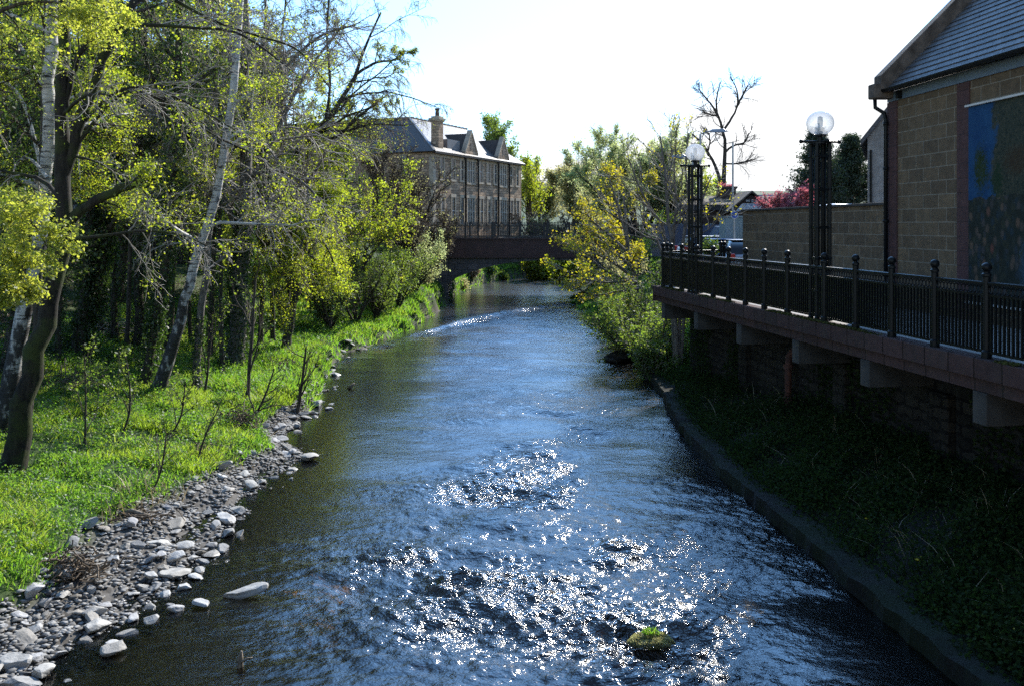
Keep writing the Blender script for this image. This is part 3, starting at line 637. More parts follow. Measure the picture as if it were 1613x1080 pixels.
for y in (3, 6.5, 10, 13.5, 17): mwin(y, U0, U1, .7, 1, 1); mwin(y, L0, L1, .7, 1, 1)
# wall-head gables
for s in GS:
    w, zt = 1.18, 14.62-MO[2]; g0 = MB(); zb = E0-.32
    g0.prism([(s-w, -.10, zb), (s+w, -.10, zb), (s+w, -.10, E0+.25), (s, -.10, zt-.12), (s-w, -.10, E0+.25)], (0, .4, 0)); gb = g0.build('dormer_gable', M['rubble'], ml)
    b = MB(); b.prism([(s-w-.14, -.16, E0+.02), (s, -.16, zt-.1), (s, -.16, zt+.13), (s-w-.14, -.16, E0+.3)], (0, .5, 0)); b.prism([(s+w+.14, -.16, E0+.02), (s+w+.14, -.16, E0+.3), (s, -.16, zt+.131), (s, -.16, zt-.1)], (0, .5, 0)); b.build('skew', M['dressed'], gb)
    b = MB(); b.box(s-.14, s+.14, -.13, -.103, E0+.55, E0+1.15); b.build('slit_window', M['glass_dark'], gb)
    b = MB(); rz = zt-.25; yb = 5*(rz-E0)/(RM-E0)
    quad_slab(b, [(s-w, .3, E0+.05), (s, .3, rz), (s, yb, rz), (s-w, .35, E0+.06)], .08); quad_slab(b, [(s+w, .3, E0+.05), (s, .3, rz), (s, yb, rz), (s+w, .35, E0+.06)], .08); b.build('dormer_roof', M['millslate'], gb)
    for q in (-w-.12, w+.12):
        b = MB(); b.tube([(s+q, -.17, -.2), (s+q, -.17, E0-.3)], .085, 6); b.box(s+q-.15, s+q+.15, -.26, -.06, E0-.45, E0-.15); b.build('drainpipe', M['iron'], ml)
b = MB(); s = 1.75; b.box(s-.42, s+.42, .2, 1.0, E0-.2, 15.0-MO[2]); ch = b.build('chimney', M['rubble'], ml)
b = MB(); b.box(s-.52, s+.52, .1, 1.1, 15.0-MO[2], 15.14-MO[2]); b.box(s-.6, s+.6, .02, 1.18, 15.142-MO[2], 15.32-MO[2]); b.box(s-.42, s+.42, .2, 1.0, 15.322-MO[2], 15.5-MO[2]); b.build('chimney_cap', M['dressed'], ch)
b = MB(); b.lathe([(.2, 15.5-MO[2]), (.17, 16.05-MO[2]), (.22, 16.08-MO[2]), (.22, 16.25-MO[2])], (s, .6, 0), 10); b.build('chimney_pot', M['brownwall'], ch)
b = MB(); b.box(3.2, 5.6, .35, 1.9, E0-.1, E0+1.25); b.build('roof_valley_lead', M['lead'], ml)
# retaining wall at the foot of the mill
rw = empty('mill_river_wall', MO, AM, 'pale rubble retaining wall at the foot of the mill, seen under the bridge arch', 'wall')
b = MB(); b.box(-9.5, 19.2, -.75, -.15, -4.9, -.3); b.build('masonry', M['rubble'], rw)
b = MB(); b.box(-9.5, 19.3, -.85, -.1, -.297, -.12); b.build('coping', M['dressed'], rw)
b = MB()
for x in (6.0, 12.5): b.tube([(x, -.86, -4.4), (x, -.86, -.3)], .1, 6)
b.build('outfall_pipe', M['iron'], rw)

# ================================================================ road bridge
BYN, BYF, DZ = 65.0, 71.5, 4.5
br = empty('road_bridge', (3.0, BYN, 0), 0, 'low stone arched road bridge with dark red steel girder and iron railings across the river', 'bridge')
ax, ahs, asz, acz = -.3, 7.4, 1.2, 2.95   # arch centre, half span, springing, crown
xs = np.linspace(ax-ahs, ax+ahs, 41); zs = asz+(acz-asz)*(1-((xs-ax)/ahs)**2)**.75
b = MB()
def spandrel(y0, y1):
    V, Fc = [], []; pts = [(-14., -1.5)]+[(ax-ahs, -1.5)]+list(zip(xs, zs))+[(ax+ahs, -1.5), (16., -1.5)]
    n = len(pts)
    for y in (y0, y1):
        V += [(x, y, z) for x, z in pts]+[(x, y, 3.24) for x, z in pts]
    for i in range(n-1):
        Fc += [(i, i+1, n+i+1, n+i), (2*n+i+1, 2*n+i, 3*n+i, 3*n+i+1), (i+1, i, 2*n+i, 2*n+i+1)]
    b.add(V, Fc)
spandrel(0, BYF-BYN)
b.build('stone_arch', M['archstone'], br)
b = MB(); zi = zs; zo = zs+.42
for i in range(40):
    b.prism([(xs[i]+.006, -.05, zi[i]), (xs[i+1]-.006, -.05, zi[i+1]), (xs[i+1]-.006, -.05, min(zo[i+1], 3.2)), (xs[i]+.006, -.05, min(zo[i], 3.2))], (0, .046, 0))
b.build('arch_ring', M['archstone'], br)
b = MB(); b.box(-13, 16, -.12, .2, 3.25, DZ-.05); b.box(-13, 16, BYF-BYN-.2, BYF-BYN+.1, 3.25, DZ-.05); b.box(-13, 16, -.25, .25, DZ-.047, DZ+.05); b.box(-13, 16, -.22, .2, 3.12, 3.247); gd = b.build('steel_girder', M['oxide'], br)
b = MB()
for x in np.arange(-12.5, 15.6, 2.05): b.box(x-.05, x+.05, -.19, -.122, 3.26, DZ-.055)
b.build('web_stiffener', M['oxide'], gd)
b = MB(); b.box(-30, 30, .25, BYF-BYN-.25, DZ-.2, DZ-.02); b.build('carriageway', M['tarmac'], br)
for y in (0.0, BYF-BYN-.05):
    b = MB()
    for x in np.arange(-12.8, 15.9, .115): b.box(x-.018, x+.018, y-.018, y+.018, DZ+.12, DZ+1.22)
    for z in (DZ+.14, DZ+1.0, DZ+.06): b.box(-13, 16, y-.04, y+.04, z-.035, z+.035)
    rr = b.build('railing', M['dark_iron'], br)
    b = MB()
    for x in np.arange(-12.4, 15.9, 2.0): b.box(x-.075, x+.075, y-.075, y+.075, DZ+.051, DZ+1.25)
    b.build('railing_post', M['dark_iron'], rr)

# ================================================================ right background: low building, cabinet, cars, lamps
lb = empty('low_building', (11.3, 60.0, 4.3), 0, 'low brown tiled building with a small gabled porch behind the car park', 'building')
b = MB(); b.box(0, 8.2, 0, 6, 0, 2.5); b.build('wall', M['brownwall'], lb)
b = MB(); b.prism([(-.3, -.35, 2.45), (-.3, 3, 3.15), (-.3, 3, 3.27), (-.3, -.35, 2.57)], (8.8, 0, 0)); b.prism([(-.3, 6.35, 2.45), (-.3, 6.35, 2.57), (-.3, 3.0, 3.272), (-.3, 3, 3.152)], (8.8, 0, 0)); b.build('roof', M['brown_roof'], lb)
b = MB(); b.box(-.3, 8.5, -.42, -.352, 2.2, 2.58); b.build('fascia', M['dark_iron'], lb)
gx0, gx1, gzt = 3.0, 5.9, 3.35
b = MB(); b.prism([(gx0+.2, -1.5, 0), (gx1-.2, -1.5, 0), (gx1-.2, -1.5, 2.25), ((gx0+gx1)/2, -1.5, gzt-.15), (gx0+.2, -1.5, 2.25)], (0, 1.49, 0)); pr = b.build('porch', M['brownwall'], lb)
gm = (gx0+gx1)/2; b = MB()
for q in (gx0-.15, gx1+.15): b.prism([(q, -1.75, 2.0), (gm, -1.75, gzt), (gm, -1.75, gzt+.12), (q, -1.75, 2.14)], (0, 4, 0))
b.build('porch_roof', M['brown_roof'], pr)
b = MB(); b.prism([(8.1, -1.0, 2.4), (9.2, -1.0, 2.4), (8.75, -1.0, 3.25), (8.25, -1.0, 3.25)], (0, 3, 0)); b.build('side_hood', M['brown_roof'], lb)
# white name board (lettering too small in the photograph to read: lines of dark words)
sgn = empty('name_board', (11.3+gm, 58.44, 4.3+2.12), 0, 'white trapezoid name board with lines of blue lettering on the porch gable', 'sign')
b = MB(); b.prism([(-1.05, 0, 0), (1.05, 0, 0), (.62, 0, .5), (-.62, 0, .5)], (0, -.03, 0)); b.build('board', M['white'], sgn)
def word_line(mb, x0, x1, z, h, seed):
    r = np.random.default_rng(seed); x = x0
    while x < x1:
        nl = int(r.integers(3, 8))
        for k in range(nl):
            if x > x1: break
            w = .03+.02*r.random(); mb.box(x, x+w*.5, -.037, -.031, z, z+h)
            if r.random() < .7: mb.box(x+w*.5, x+w*.9, -.0365, -.031, z+h*(.0 if r.random() < .5 else .7), z+h*(.35 if r.random() < .5 else 1))
            x += w+.018
        x += .06
b = MB(); word_line(b, -.55, .55, .36, .09, 1); word_line(b, -.42, .45, .23, .06, 2); word_line(b, -.9, .9, .07, .09, 3); b.build('lettering', M['signblue'], sgn)
def text(body, size, loc, rot, mat, parent, ext=.004, sx=1):
    cu = bpy.data.curves.new('letters', 'FONT'); cu.body = body; cu.size = size; cu.extrude = ext; cu.align_x = 'CENTER'
    o = bpy.data.objects.new('letters', cu); COL.objects.link(o); cu.materials.append(mat); me = bpy.data.meshes.new_from_object(o); bpy.data.objects.remove(o); me.materials.clear(); me.materials.append(mat); o = bpy.data.objects.new('letters', me); COL.objects.link(o); o.location = loc; o.rotation_euler = rot; o.scale = (sx, 1, 1); o.parent = parent; return o
text('W B A', .27, (0, -.035, .58), (RAD(90), 0, 0), M['white'], sgn)
# hall with blue barred roof edge far behind
fb = empty('long_shed', (18.5, 84, 4.3), 0, 'long pale shed with a blue barred roof edge behind the low building', 'building')
b = MB(); b.box(0, 14, 0, 6, 0, 3.75); b.build('wall', M['greystone'], fb)
b = MB(); b.box(-.2, 14.2, -.3, 6, 3.755, 4.05); b.build('roof_edge', M['signblue'], fb)
b = MB()
for i in range(6): b.prism([(1.3+i*2.2, -.31, 3.78), (2.0+i*2.2, -.31, 3.78), (2.7+i*2.2, -.31, 4.03), (2.0+i*2.2, -.31, 4.03)], (0, .008, 0))
b.build('pale_bar', M['blueboard'], fb)
cp = empty('planter_tower', (15.05, 62.5, 4.3), 0, 'square brown chimney stack with red flowers on top, left of the porch gable', 'chimney')
b = MB(); b.box(-.6, .6, -.4, .4, 2.0, 3.75); b.box(-.68, .68, -.48, .48, 3.752, 3.9); b.build('stack', M['brownwall'], cp)
Vf, Ff = quads_leaves(np.stack([rng.uniform(-.5, .5, 160), rng.uniform(-.35, .35, 160), 3.9+rng.random(160)*.35*(rng.random(160))], -1), .14, .1, rng); np_mesh('flowers', Vf, Ff, M['leaf_red'], cp)

cb = empty('steel_cabinet', (9.15, 38.0, 3.4), RAD(-5), 'tall grey green steel cabinet standing by the end of the yard wall', 'cabinet')
b = MB(); b.box(0, 2.4, 0, 2, 0, 2.42); b.build('body', M['greysteel'], cb, bevel=.02)
b = MB()
for x in np.arange(.1, 2.3, .3): b.box(x, x+.03, -.02, -.003, .1, 2.3)
b.box(-.03, 2.43, -.05, 2.0, 2.425, 2.50); b.build('panel_ribs', M['greysteel'], cb)
b = MB(); b.box(-.012, .55, -.03, -.004, 1.2, 2.3); b.build('notice_panel', M['greysteel'], cb)
# round blue arrow sign on a post
rs = empty('arrow_sign', P(1156.5, 420, 36.2)*[1, 1, 0]+[0, 0, 3.4], 0, 'round blue traffic sign with a white arrow above the steel cabinet', 'sign')
zt = float(P(0, 339, 36.2)[2])-3.4
b = MB(); b.tube([(0, 0, 0), (0, 0, zt+.2)], .04, 8); b.build('post', M['galv'], rs)
def disc(r, y, d, mat, nm, par):
    mb = MB(); a = np.arange(28)*2*math.pi/28; mb.prism([(r*math.cos(t), y, zt+r*math.sin(t)) for t in a], (0, -d, 0)); return mb.build(nm, mat, par)
dk = disc(.15, -.045, .02, M['white'], 'rim', rs); disc(.133, -.066, .004, M['signblue'], 'face', dk)
b = MB(); b.box(-.09, .03, -.076, -.071, zt-.02, zt+.02); b.prism([(.02, -.0763, zt-.06), (.10, -.0763, zt), (.02, -.0763, zt+.06)], (0, .005, 0)); b.build('arrow', M['white'], dk)

def car(loc, rz, lab, paint, group=None):
    """hatchback, tail at local y=0, nose at y=4"""
    o = empty('parked_car', loc, rz, lab, 'car', group)
    W = .86
    def shell(sts):
        V, Fc = [], []; n = None
        for y, ring in sts:
            V += [(x, y, z) for x, z in ring]; n = len(ring)
        for i in range(len(sts)-1):
            for k in range(n): Fc.append((i*n+k, i*n+(k+1) % n, (i+1)*n+(k+1) % n, (i+1)*n+k))
        Fc += [tuple(range(n))[::-1], tuple(range((len(sts)-1)*n, len(sts)*n))]
        mb = MB(); mb.add(V, Fc); return mb
    def ring(w, z0, z1): return [(-w*.94, z0), (w*.94, z0), (w, z0+.2), (w, (z0+z1)/2), (w*.95, z1), (-w*.95, z1), (-w, (z0+z1)/2), (-w, z0+.2)]
    bd = shell([(0, ring(.74, .35, .85)), (.06, ring(W*.97, .25, .95)), (.4, ring(W, .2, 1.0)), (2.6, ring(W, .2, .98)), (3.3, ring(W*.98, .2, .9)), (3.85, ring(W*.9, .25, .75)), (4.0, ring(.62, .35, .6))]).build('body', paint, o, True)
    def cab(w, wt, z0, z1): return [(-w, z0), (w, z0), (w*.98, z0+.1), (wt, z1-.06), (wt*.9, z1), (-wt*.9, z1), (-wt, z1-.06), (-w*.98, z0+.1)]
    shell([(.12, cab(.76, .70, .94, 1.02)), (.42, cab(.78, .62, .94, 1.42)), (.9, cab(.79, .64, .94, 1.5)), (1.7, cab(.79, .64, .94, 1.5)), (2.15, cab(.78, .62, .94, 1.42)), (2.95, cab(.74, .68, .9, .96))]).build('cabin_glass', M['glass_dark'], bd, True)
    b = MB(); b.box(-.6, .6, .5, 2.0, 1.502, 1.53); b.build('roof_panel', paint, bd, bevel=.01)
    for x in (-1, 1):
        b = MB(); b.box(min(x*.55, x*.83), max(x*.55, x*.83), -.03, .12, .72, 1.0); b.build('tail_lamp', M['tail'], o, bevel=.03)
    b = MB(); b.box(-.26, .26, -.02, .015, .62, .74); b.build('number_plate', M['offwhite'], o)
    b = MB(); b.box(-.8, .8, -.07, .08, .33, .55); b.build('bumper', paint, o, bevel=.04)
    for x in (-.74, .74):
        for y in (.75, 3.2):
            mb = MB(); mb.tube([(x-.1, y, .31), (x+.1, y, .31)], .31, 16); wq = mb.build('wheel', M['rubber'], o)
            mb = MB(); s_ = 1 if x > 0 else -1; mb.tube([(x+s_*.1, y, .31), (x+s_*.115, y, .31)], .19, 10); mb.build('rim', M['galv'], wq)
    return o
c1 = car((9.15, 34.2, 3.4), RAD(-4), 'silver blue hatchback with red tail lamps, half hidden by the yard wall end', M['silver'])
c2 = car((8.75, 36.0, 3.4), RAD(-4), 'bright blue car peeping out left of the silver blue hatchback', M['bluepaint'])
c3 = car((8.9, 47.0, 3.4), RAD(-80), 'white and blue car parked behind the bare shrub and frosted lamp', M['white'])
c4 = car((9.6, 68.2, 4.5), RAD(80), 'small red car crossing the far bridge behind its railing', M['tail'])
# dark blue van side-on with a white panel
vn = empty('blue_van', (10.6, 50.0, 3.5), 0, 'dark blue van with a white side panel parked between lamp and cabinet', 'van')
b = MB(); b.prism([(0, 0, .35), (4.8, 0, .35), (4.8, 0, 1.7), (4.5, 0, 1.95), (1.2, 0, 1.95), (.75, 0, 1.25), (0, 0, 1.05)], (0, 1.8, 0)); b.build('body', M['darkblue'], vn, bevel=.08)
b = MB(); b.box(.75, 2.3, -.03, -.004, .6, 1.45); b.build('white_panel', M['white'], vn)
b = MB(); b.prism([(1.0, -.012, 1.48), (1.45, -.012, 1.48), (1.45, -.012, 1.85), (1.22, -.012, 1.85)], (0, .01, 0)); b.build('window', M['glass_dark'], vn)
b = MB(); b.box(-.03, .1, .1, .35, .75, .95); b.build('side_lamp', M['tail'], vn)
for x in (.9, 3.8):
    mb = MB(); mb.tube([(x, -.02, .34), (x, .2, .34)], .34, 14); mb.build('wheel', M['rubber'], vn)
# white van behind the yard wall
wv = empty('white_van', (10.9, 30.6, 3.4), RAD(-5), 'white van whose roof shows above the tan yard wall', 'van')
b = MB(); b.prism([(0, 0, .4), (5.2, 0, .4), (5.2, 0, 1.3), (4.6, 0, 1.6), (4.0, 0, 2.75), (.15, 0, 2.85), (0, 0, 2.6)], (0, 2, 0)); b.build('body', M['white'], wv, bevel=.1)
b = MB(); b.prism([(4.05, -.012, 1.6), (4.5, -.012, 1.6), (4.0, -.012, 2.4), (3.3, -.012, 2.4), (3.3, -.012, 1.6)], (0, .01, 0)); b.build('window', M['glass_dark'], wv)
for x in (.9, 4.2):
    mb = MB(); mb.tube([(x, -.02, .36), (x, .2, .36)], .36, 14); mb.build('wheel', M['rubber'], wv)
# board fence behind the van
bf = empty('board_fence', (8.5, 54, 3.6), 0, 'blue grey board fence at the back of the car park', 'fence')
b = MB()
for x in np.arange(0, 9, .16): b.box(x, x+.15, 0, .03, 0, 1.95)
b.build('boards', M['darkblue'], bf)
b = MB()
for x in np.arange(0, 9.1, 1.8): b.box(x-.05, x+.05, .031, .12, 0, 2.0)
b.build('fence_post', M['greysteel'], bf)
# street lamps
def street_lamp(loc, h, arm, lab, rz=0):
    o = empty('street_lamp', loc, rz, lab, 'street lamp')
    b = MB(); b.lathe([(.09, 0), (.09, 1.1), (.06, 1.15), (.05, h)], (0, 0, 0), 8); b.build('column', M['galv'], o)
    if arm:
        b = MB(); b.tube([(0, 0, h), (.02, 0, h+.05), (arm-.1, 0, h+.17), (arm, 0, h+.18)], .03, 6); b.build('arm', M['galv'], o)
        b = MB(); b.prism([(arm-.1, -.12, h+.16), (arm+.15, -.16, h+.13), (arm+.7, -.14, h+.14), (arm+.95, -.03, h+.2), (arm+.6, -.1, h+.30), (arm+.1, -.1, h+.28)], (0, .26, 0)); b.build('lantern', M['galv'], o, bevel=.03)
    return o
street_lamp((8.9, 42, 3.4), 6.35, .45, 'grey street lamp with its arm and lantern pointing right, above the frosted globe')
street_lamp((9.25, 45.5, 3.4), 5.4, -1.1, 'grey street lamp with lantern pointing left behind the frosted globe')
street_lamp((12.3, 49.5, 3.4), 6.7, 0, 'thin plain grey lamp column beside the tall bare tree')

# ================================================================ behind the left wood: tenement, boundary wall and fence
tn = empty('tenement', (-34.5, 50.0, 4.2), RAD(8), 'pinkish stone tenement glimpsed between the trunks on the left', 'building')
b = MB(); b.prism([(0, 0, 0), (20, 0, 0), (20, 0, 9.2), (0, 0, 9.2)], (0, 9, 0)); b.build('wall', M['tenement'], tn)
b = MB(); b.prism([(-.3, -.3, 9.0), (20.3, -.3, 9.0), (20.3, 4.5, 12.5), (-.3, 4.5, 12.5)], (0, .1, .15)); b.prism([(-.3, 9.3, 9.0), (-.3, 4.7, 12.55), (20.3, 4.7, 12.55), (20.3, 9.3, 9.0)], (0, .1, .15)); b.build('roof', M['slate'], tn)
for x in np.arange(1.6, 19.5, 2.8):
    for z in (1.0, 4.0, 6.8):
        b = MB(); b.box(x-.7, x+.7, -.07, -.003, z-.15, z+1.95); f = b.build('window', M['offwhite'], tn)
        b = MB(); b.box(x-.52, x+.52, -.085, -.073, z, z+.85); b.box(x-.52, x+.52, -.085, -.073, z+.93, z+1.8); b.build('pane', M['glass_dark'], f)
bw = empty('boundary_wall', (-28, 42.5, 3.6), RAD(3), 'low dark boundary wall at the top of the wooded bank', 'wall')
b = MB(); b.box(0, 19, 0, .45, 0, 1.15); b.build('masonry', M['riverwall'], bw)
b = MB(); b.box(-.05, 19.05, -.06, .5, 1.153, 1.28); b.build('coping', M['riverwall'], bw)
hf = empty('hoop_fence', (-23, 40.5, 3.7), RAD(4), 'dark iron bar fence behind the ivy trunks', 'fence')
b = MB()
for x in np.arange(0, 14, .14): b.box(x-.012, x+.012, -.012, .012, 0, 1.2)
for z in (.15, 1.1): b.box(0, 14, -.02, .02, z, z+.04)
b.build('bars', M['dark_iron'], hf)

# the road bridge the photograph is taken from
nb = empty('stone_bridge', (0, -4.5, 0), 0, 'stone road bridge the photograph is taken from, below and behind the viewpoint', 'bridge')
b = MB(); b.box(-16, 16, -4.5, 4.6, 3.1, 3.95); b.build('deck', M['archstone'], nb)
b = MB(); b.box(-16, 16, 4.75, 5.15, 3.2, 4.65); b.box(-16, 16, -4.9, -4.51, 3.2, 4.9); b.build('parapet', M['archstone'], nb)
b = MB(); b.box(-16, -7, -4.4, 4.5, -1, 3.097); b.box(7.2, 16, -4.4, 4.5, -1, 3.097); b.build('abutment', M['archstone'], nb)
# ================================================================ vegetation
def on_ground(px, py):
    for Y in np.arange(9, 90, .05):
        p = P(px, py, Y)
        if p[2] <= float(ground_z(p[0], Y)): return p
    return p
def smooth_path(C, N):
    """Catmull-Rom through control points (x, y, z, r)"""
    C = np.asarray(C, float); n = len(C)
    if n == 2: return C[0]+(C[1]-C[0])*np.linspace(0, 1, N)[:, None]
    t = np.linspace(0, n-1-1e-6, N); i = t.astype(int); f = (t-i)[:, None]
    g = lambda k: C[np.clip(k, 0, n-1)]
    p0, p1, p2, p3 = g(i-1), g(i), g(i+1), g(i+2)
    return .5*(2*p1+(p2-p0)*f+(2*p0-5*p1+4*p2-p3)*f**2+(3*p1-p0-3*p2+p3)*f**3)
def pxpath(pts, Y):
    """(px, py, width px[, depth offset]) in the photograph at depth Y -> (x, y, z, r)"""
    out = []
    for q in pts:
        y = Y+(q[3] if len(q) > 3 else 0); p = P(q[0], q[1], y); out.append((*p, q[2]/2/F*y))
    return out
def spawn(Pt, Rd, per, r, t0=.25, t1=1., ang=(30, 65), ratio=.5, L=None, rr=.55, nseg=6, wig=.18, trop=(0, 0, .05), rmin=.006, droop=0.0, rmax=1.0):
    B, N, _ = Pt.shape; pi = np.repeat(np.arange(B), per); T = len(pi)
    t = t0+(t1-t0)*((np.tile(np.arange(per), B)+r.random(T))/per); f = t*(N-1)*.9999; i = f.astype(int); w = (f-i)[:, None]
    pos = Pt[pi, i]*(1-w)+Pt[pi, i+1]*w; tan = Pt[pi, i+1]-Pt[pi, i]; tan /= np.linalg.norm(tan, axis=1, keepdims=True)+1e-9
    rad = Rd[pi, i]*(1-w[:, 0])+Rd[pi, i+1]*w[:, 0]
    q = np.cross(tan, r.normal(size=(T, 3))); q /= np.linalg.norm(q, axis=1, keepdims=True)+1e-9
    a = np.radians(r.uniform(*ang, T))[:, None]; d = np.cos(a)*tan+np.sin(a)*q
    ln = np.linalg.norm(np.diff(Pt, axis=1), axis=2).sum(1)[pi] if L is None else np.full(T, L/ratio)
    ln = ln*ratio*(1-.5*(t-t0)/(1-t0+1e-6))*r.uniform(.65, 1.3, T)
    out = np.empty((T, nseg+1, 3)); out[:, 0] = pos; tr = np.array(trop, float)
    for k in range(nseg):
        d = d+r.normal(size=(T, 3))*wig+tr+np.array([0, 0, -droop])*(k/nseg)
        d /= np.linalg.norm(d, axis=1, keepdims=True)+1e-9
        out[:, k+1] = out[:, k]+d*(ln/nseg)[:, None]
    r0 = np.clip(rad*rr, rmin*1.2, rmax)
    R_ = r0[:, None]*np.linspace(1, .35, nseg+1)[None]; R_ = np.maximum(R_, rmin)
    return out, R_
def tree(name, label, cat, group, trunks, lv, bark, twig, leaf=None, ivy=None, seed=0, limbs=(), N=16, sides=9, extra_leaf=None, stub=False):
    r = np.random.default_rng(seed)
    base = np.array(trunks[0][0][:3], float); root = empty(name, base, 0, label, cat, group)
    V, Fq, n = [], [], 0; TP, TR = [], []
    for tk in trunks:
        q = smooth_path(tk, N); p = q[:, :3]-base; rad = np.maximum(q[:, 3], .008)
        p[1:-1] += r.normal(size=(N-2, 3))*(rad[1:-1, None]*.18)
        TP.append(p); TR.append(rad)
    TPa, TRa = np.array(TP), np.array(TR)
    TRf = TRa.copy(); TRf[0, 0] *= 1.45; TRf[0, 1] *= 1.12
    v, f = tubes(TPa, TRf*(1+r.normal(size=TRa.shape)*.04), sides); Bv, Bf, bn = [v], [f], len(v)
    def addb(Pt, Rd, s):
        nonlocal bn
        v, f = tubes(Pt, Rd, s); Bv.append(v); Bf.append(f+bn); bn += len(v)
    levels = []
    Pt, Rd = TPa, TRa
    lp = None; flushed = []
    def flush(nm, mt):
        nonlocal Bv, Bf, bn
        if bn: np_mesh(nm, np.concatenate(Bv), np.concatenate(Bf), mt, root, True)
        Bv, Bf, bn = [], [], 0
    if len(limbs):
        q = np.array([smooth_path(l, N) for l in limbs]); lp = (q[:, :, :3]-base, q[:, :, 3]); addb(*lp, 7)
    flush('trunk', bark)
    for k, kw in enumerate(lv):
        kw = dict(kw); src = kw.pop('src', 'prev'); s_ = kw.pop('sides', (6, 4, 3, 3)[min(k, 3)])
        if k == 0 and kw.get('per', 0) == 0: Pt, Rd = lp; continue
        Pt2, Rd2 = spawn(Pt, Rd, r=r, **kw)
        if k == max(1, len(lv)-2): flush('branches', bark)
        addb(Pt2, Rd2, s_)
        if k == 0 and lp is not None:
            NN = Pt2.shape[1]; idx = np.linspace(0, N-1, NN); i0 = np.floor(idx).astype(int).clip(0, N-2); w = (idx-i0)
            lq = lp[0][:, i0]*(1-w)[None, :, None]+lp[0][:, i0+1]*w[None, :, None]; lr = lp[1][:, i0]*(1-w)[None]+lp[1][:, i0+1]*w[None]
            Pt2 = np.concatenate([Pt2, lq]); Rd2 = np.concatenate([Rd2, lr])
        Pt, Rd = Pt2, Rd2; levels.append(Pt)
    flush('twigs', twig)
    if leaf:
        lf = dict(leaf); cnt, size, mat, spread = lf['n'], lf['size'], lf['mat'], lf.get('spread', .08)
        tips = Pt; b = r.integers(0, len(tips), cnt)
        if lf.get('clump'):     # leaves only on some twigs: an uneven, open crown
            okb = np.where(r.random(len(tips)) < lf['clump'])[0]; b = okb[r.integers(0, len(okb), cnt)]
        t = r.uniform(lf.get('t0', .15), 1, cnt)*(tips.shape[1]-1)*.999; i = t.astype(int); w = (t-i)[:, None]
        C = tips[b, i]*(1-w)+tips[b, i+1]*w+r.normal(size=(cnt, 3))*spread
        sz = size*np.clip(r.lognormal(-.05, .38, cnt), .35, 2.0)
        v, f = quads_leaves(C, sz, sz*lf.get('asp', .7), r, .2); np_mesh('foliage', v, f, mat, root)
    if ivy:
        cnt, size, t1, th = ivy; ti = r.integers(0, min(len(TP), 1)+0 or 1, cnt); t = r.random(cnt)**.8*t1*(N-1)*.999; i = t.astype(int); w = (t-i)[:, None]
        c = TPa[ti, i]*(1-w)+TPa[ti, i+1]*w; rad = TRa[ti, i]; a = r.random(cnt)*6.283
        lump = .5+vnoise(t*1.7+a, a*2, 1.0, seed)
        off = (rad+th*lump*r.random(cnt)**.5)[:, None]*np.stack([np.cos(a), np.sin(a), r.normal(size=cnt)*.3], -1)
        v, f = quads_leaves(c+off, size*r.uniform(.7, 1.3, cnt), size*.8, r); np_mesh('ivy', v, f, M['ivy'], root)
    return root
def auto_tree(name, label, cat, group, base, h, r0, lv, bark, twig, leaf=None, ivy=None, seed=0, lean=(0, 0), forks=1, spread=.25, N=14):
    r = np.random.default_rng(seed+500); trunks = []; base = np.array(base, float)
    for k in range(forks):
        pts = [(*base, r0)]; d = np.array([lean[0], lean[1], 1.0])+(r.normal(size=3)*[spread, spread, 0] if forks > 1 else 0); p = base.copy()
        for j in range(5):
            d = d+r.normal(size=3)*[.09, .09, 0]; p = p+d/np.linalg.norm(d)*h/5; pts.append((*p, max(r0*(1-(j+1)/5.6), .02)))
        trunks.append(pts)
    return tree(name, label, cat, group, trunks, lv, bark, twig, leaf, ivy, seed, N=N)

WOOD = 'trees of the left bank wood'
BARE = [dict(per=11, t0=.3, ang=(35, 75), ratio=.42, nseg=8, wig=.14, trop=(0, 0, .06), rr=.5),
        dict(per=9, t0=.2, ang=(25, 60), ratio=.5, nseg=7, wig=.18, trop=(0, 0, .02), rr=.55, rmin=.009),
        dict(per=9, t0=.15, ang=(25, 60), ratio=.5, nseg=6, wig=.22, trop=(0, 0, 0), rr=.6, rmin=.0055, droop=.1)]
def lvls(a=11, b=9, c=9, r1=.42, r2=.5, r3=.5, up=.06, droop=.1, t0=.3, rmin=.006, wig=1.0, ang1=(35, 75)):
    return [dict(per=a, t0=t0, ang=ang1, ratio=r1, nseg=8, wig=.14*wig, trop=(0, 0, up), rr=.5),
            dict(per=b, t0=.2, ang=(25, 60), ratio=r2, nseg=7, wig=.18*wig, trop=(0, 0, up*.4), rr=.55, rmin=rmin*1.5, droop=droop*.5),
            dict(per=c, t0=.12, ang=(20, 60), ratio=r3, nseg=6, wig=.22*wig, trop=(0, 0, 0), rr=.6, rmin=rmin, droop=droop)]

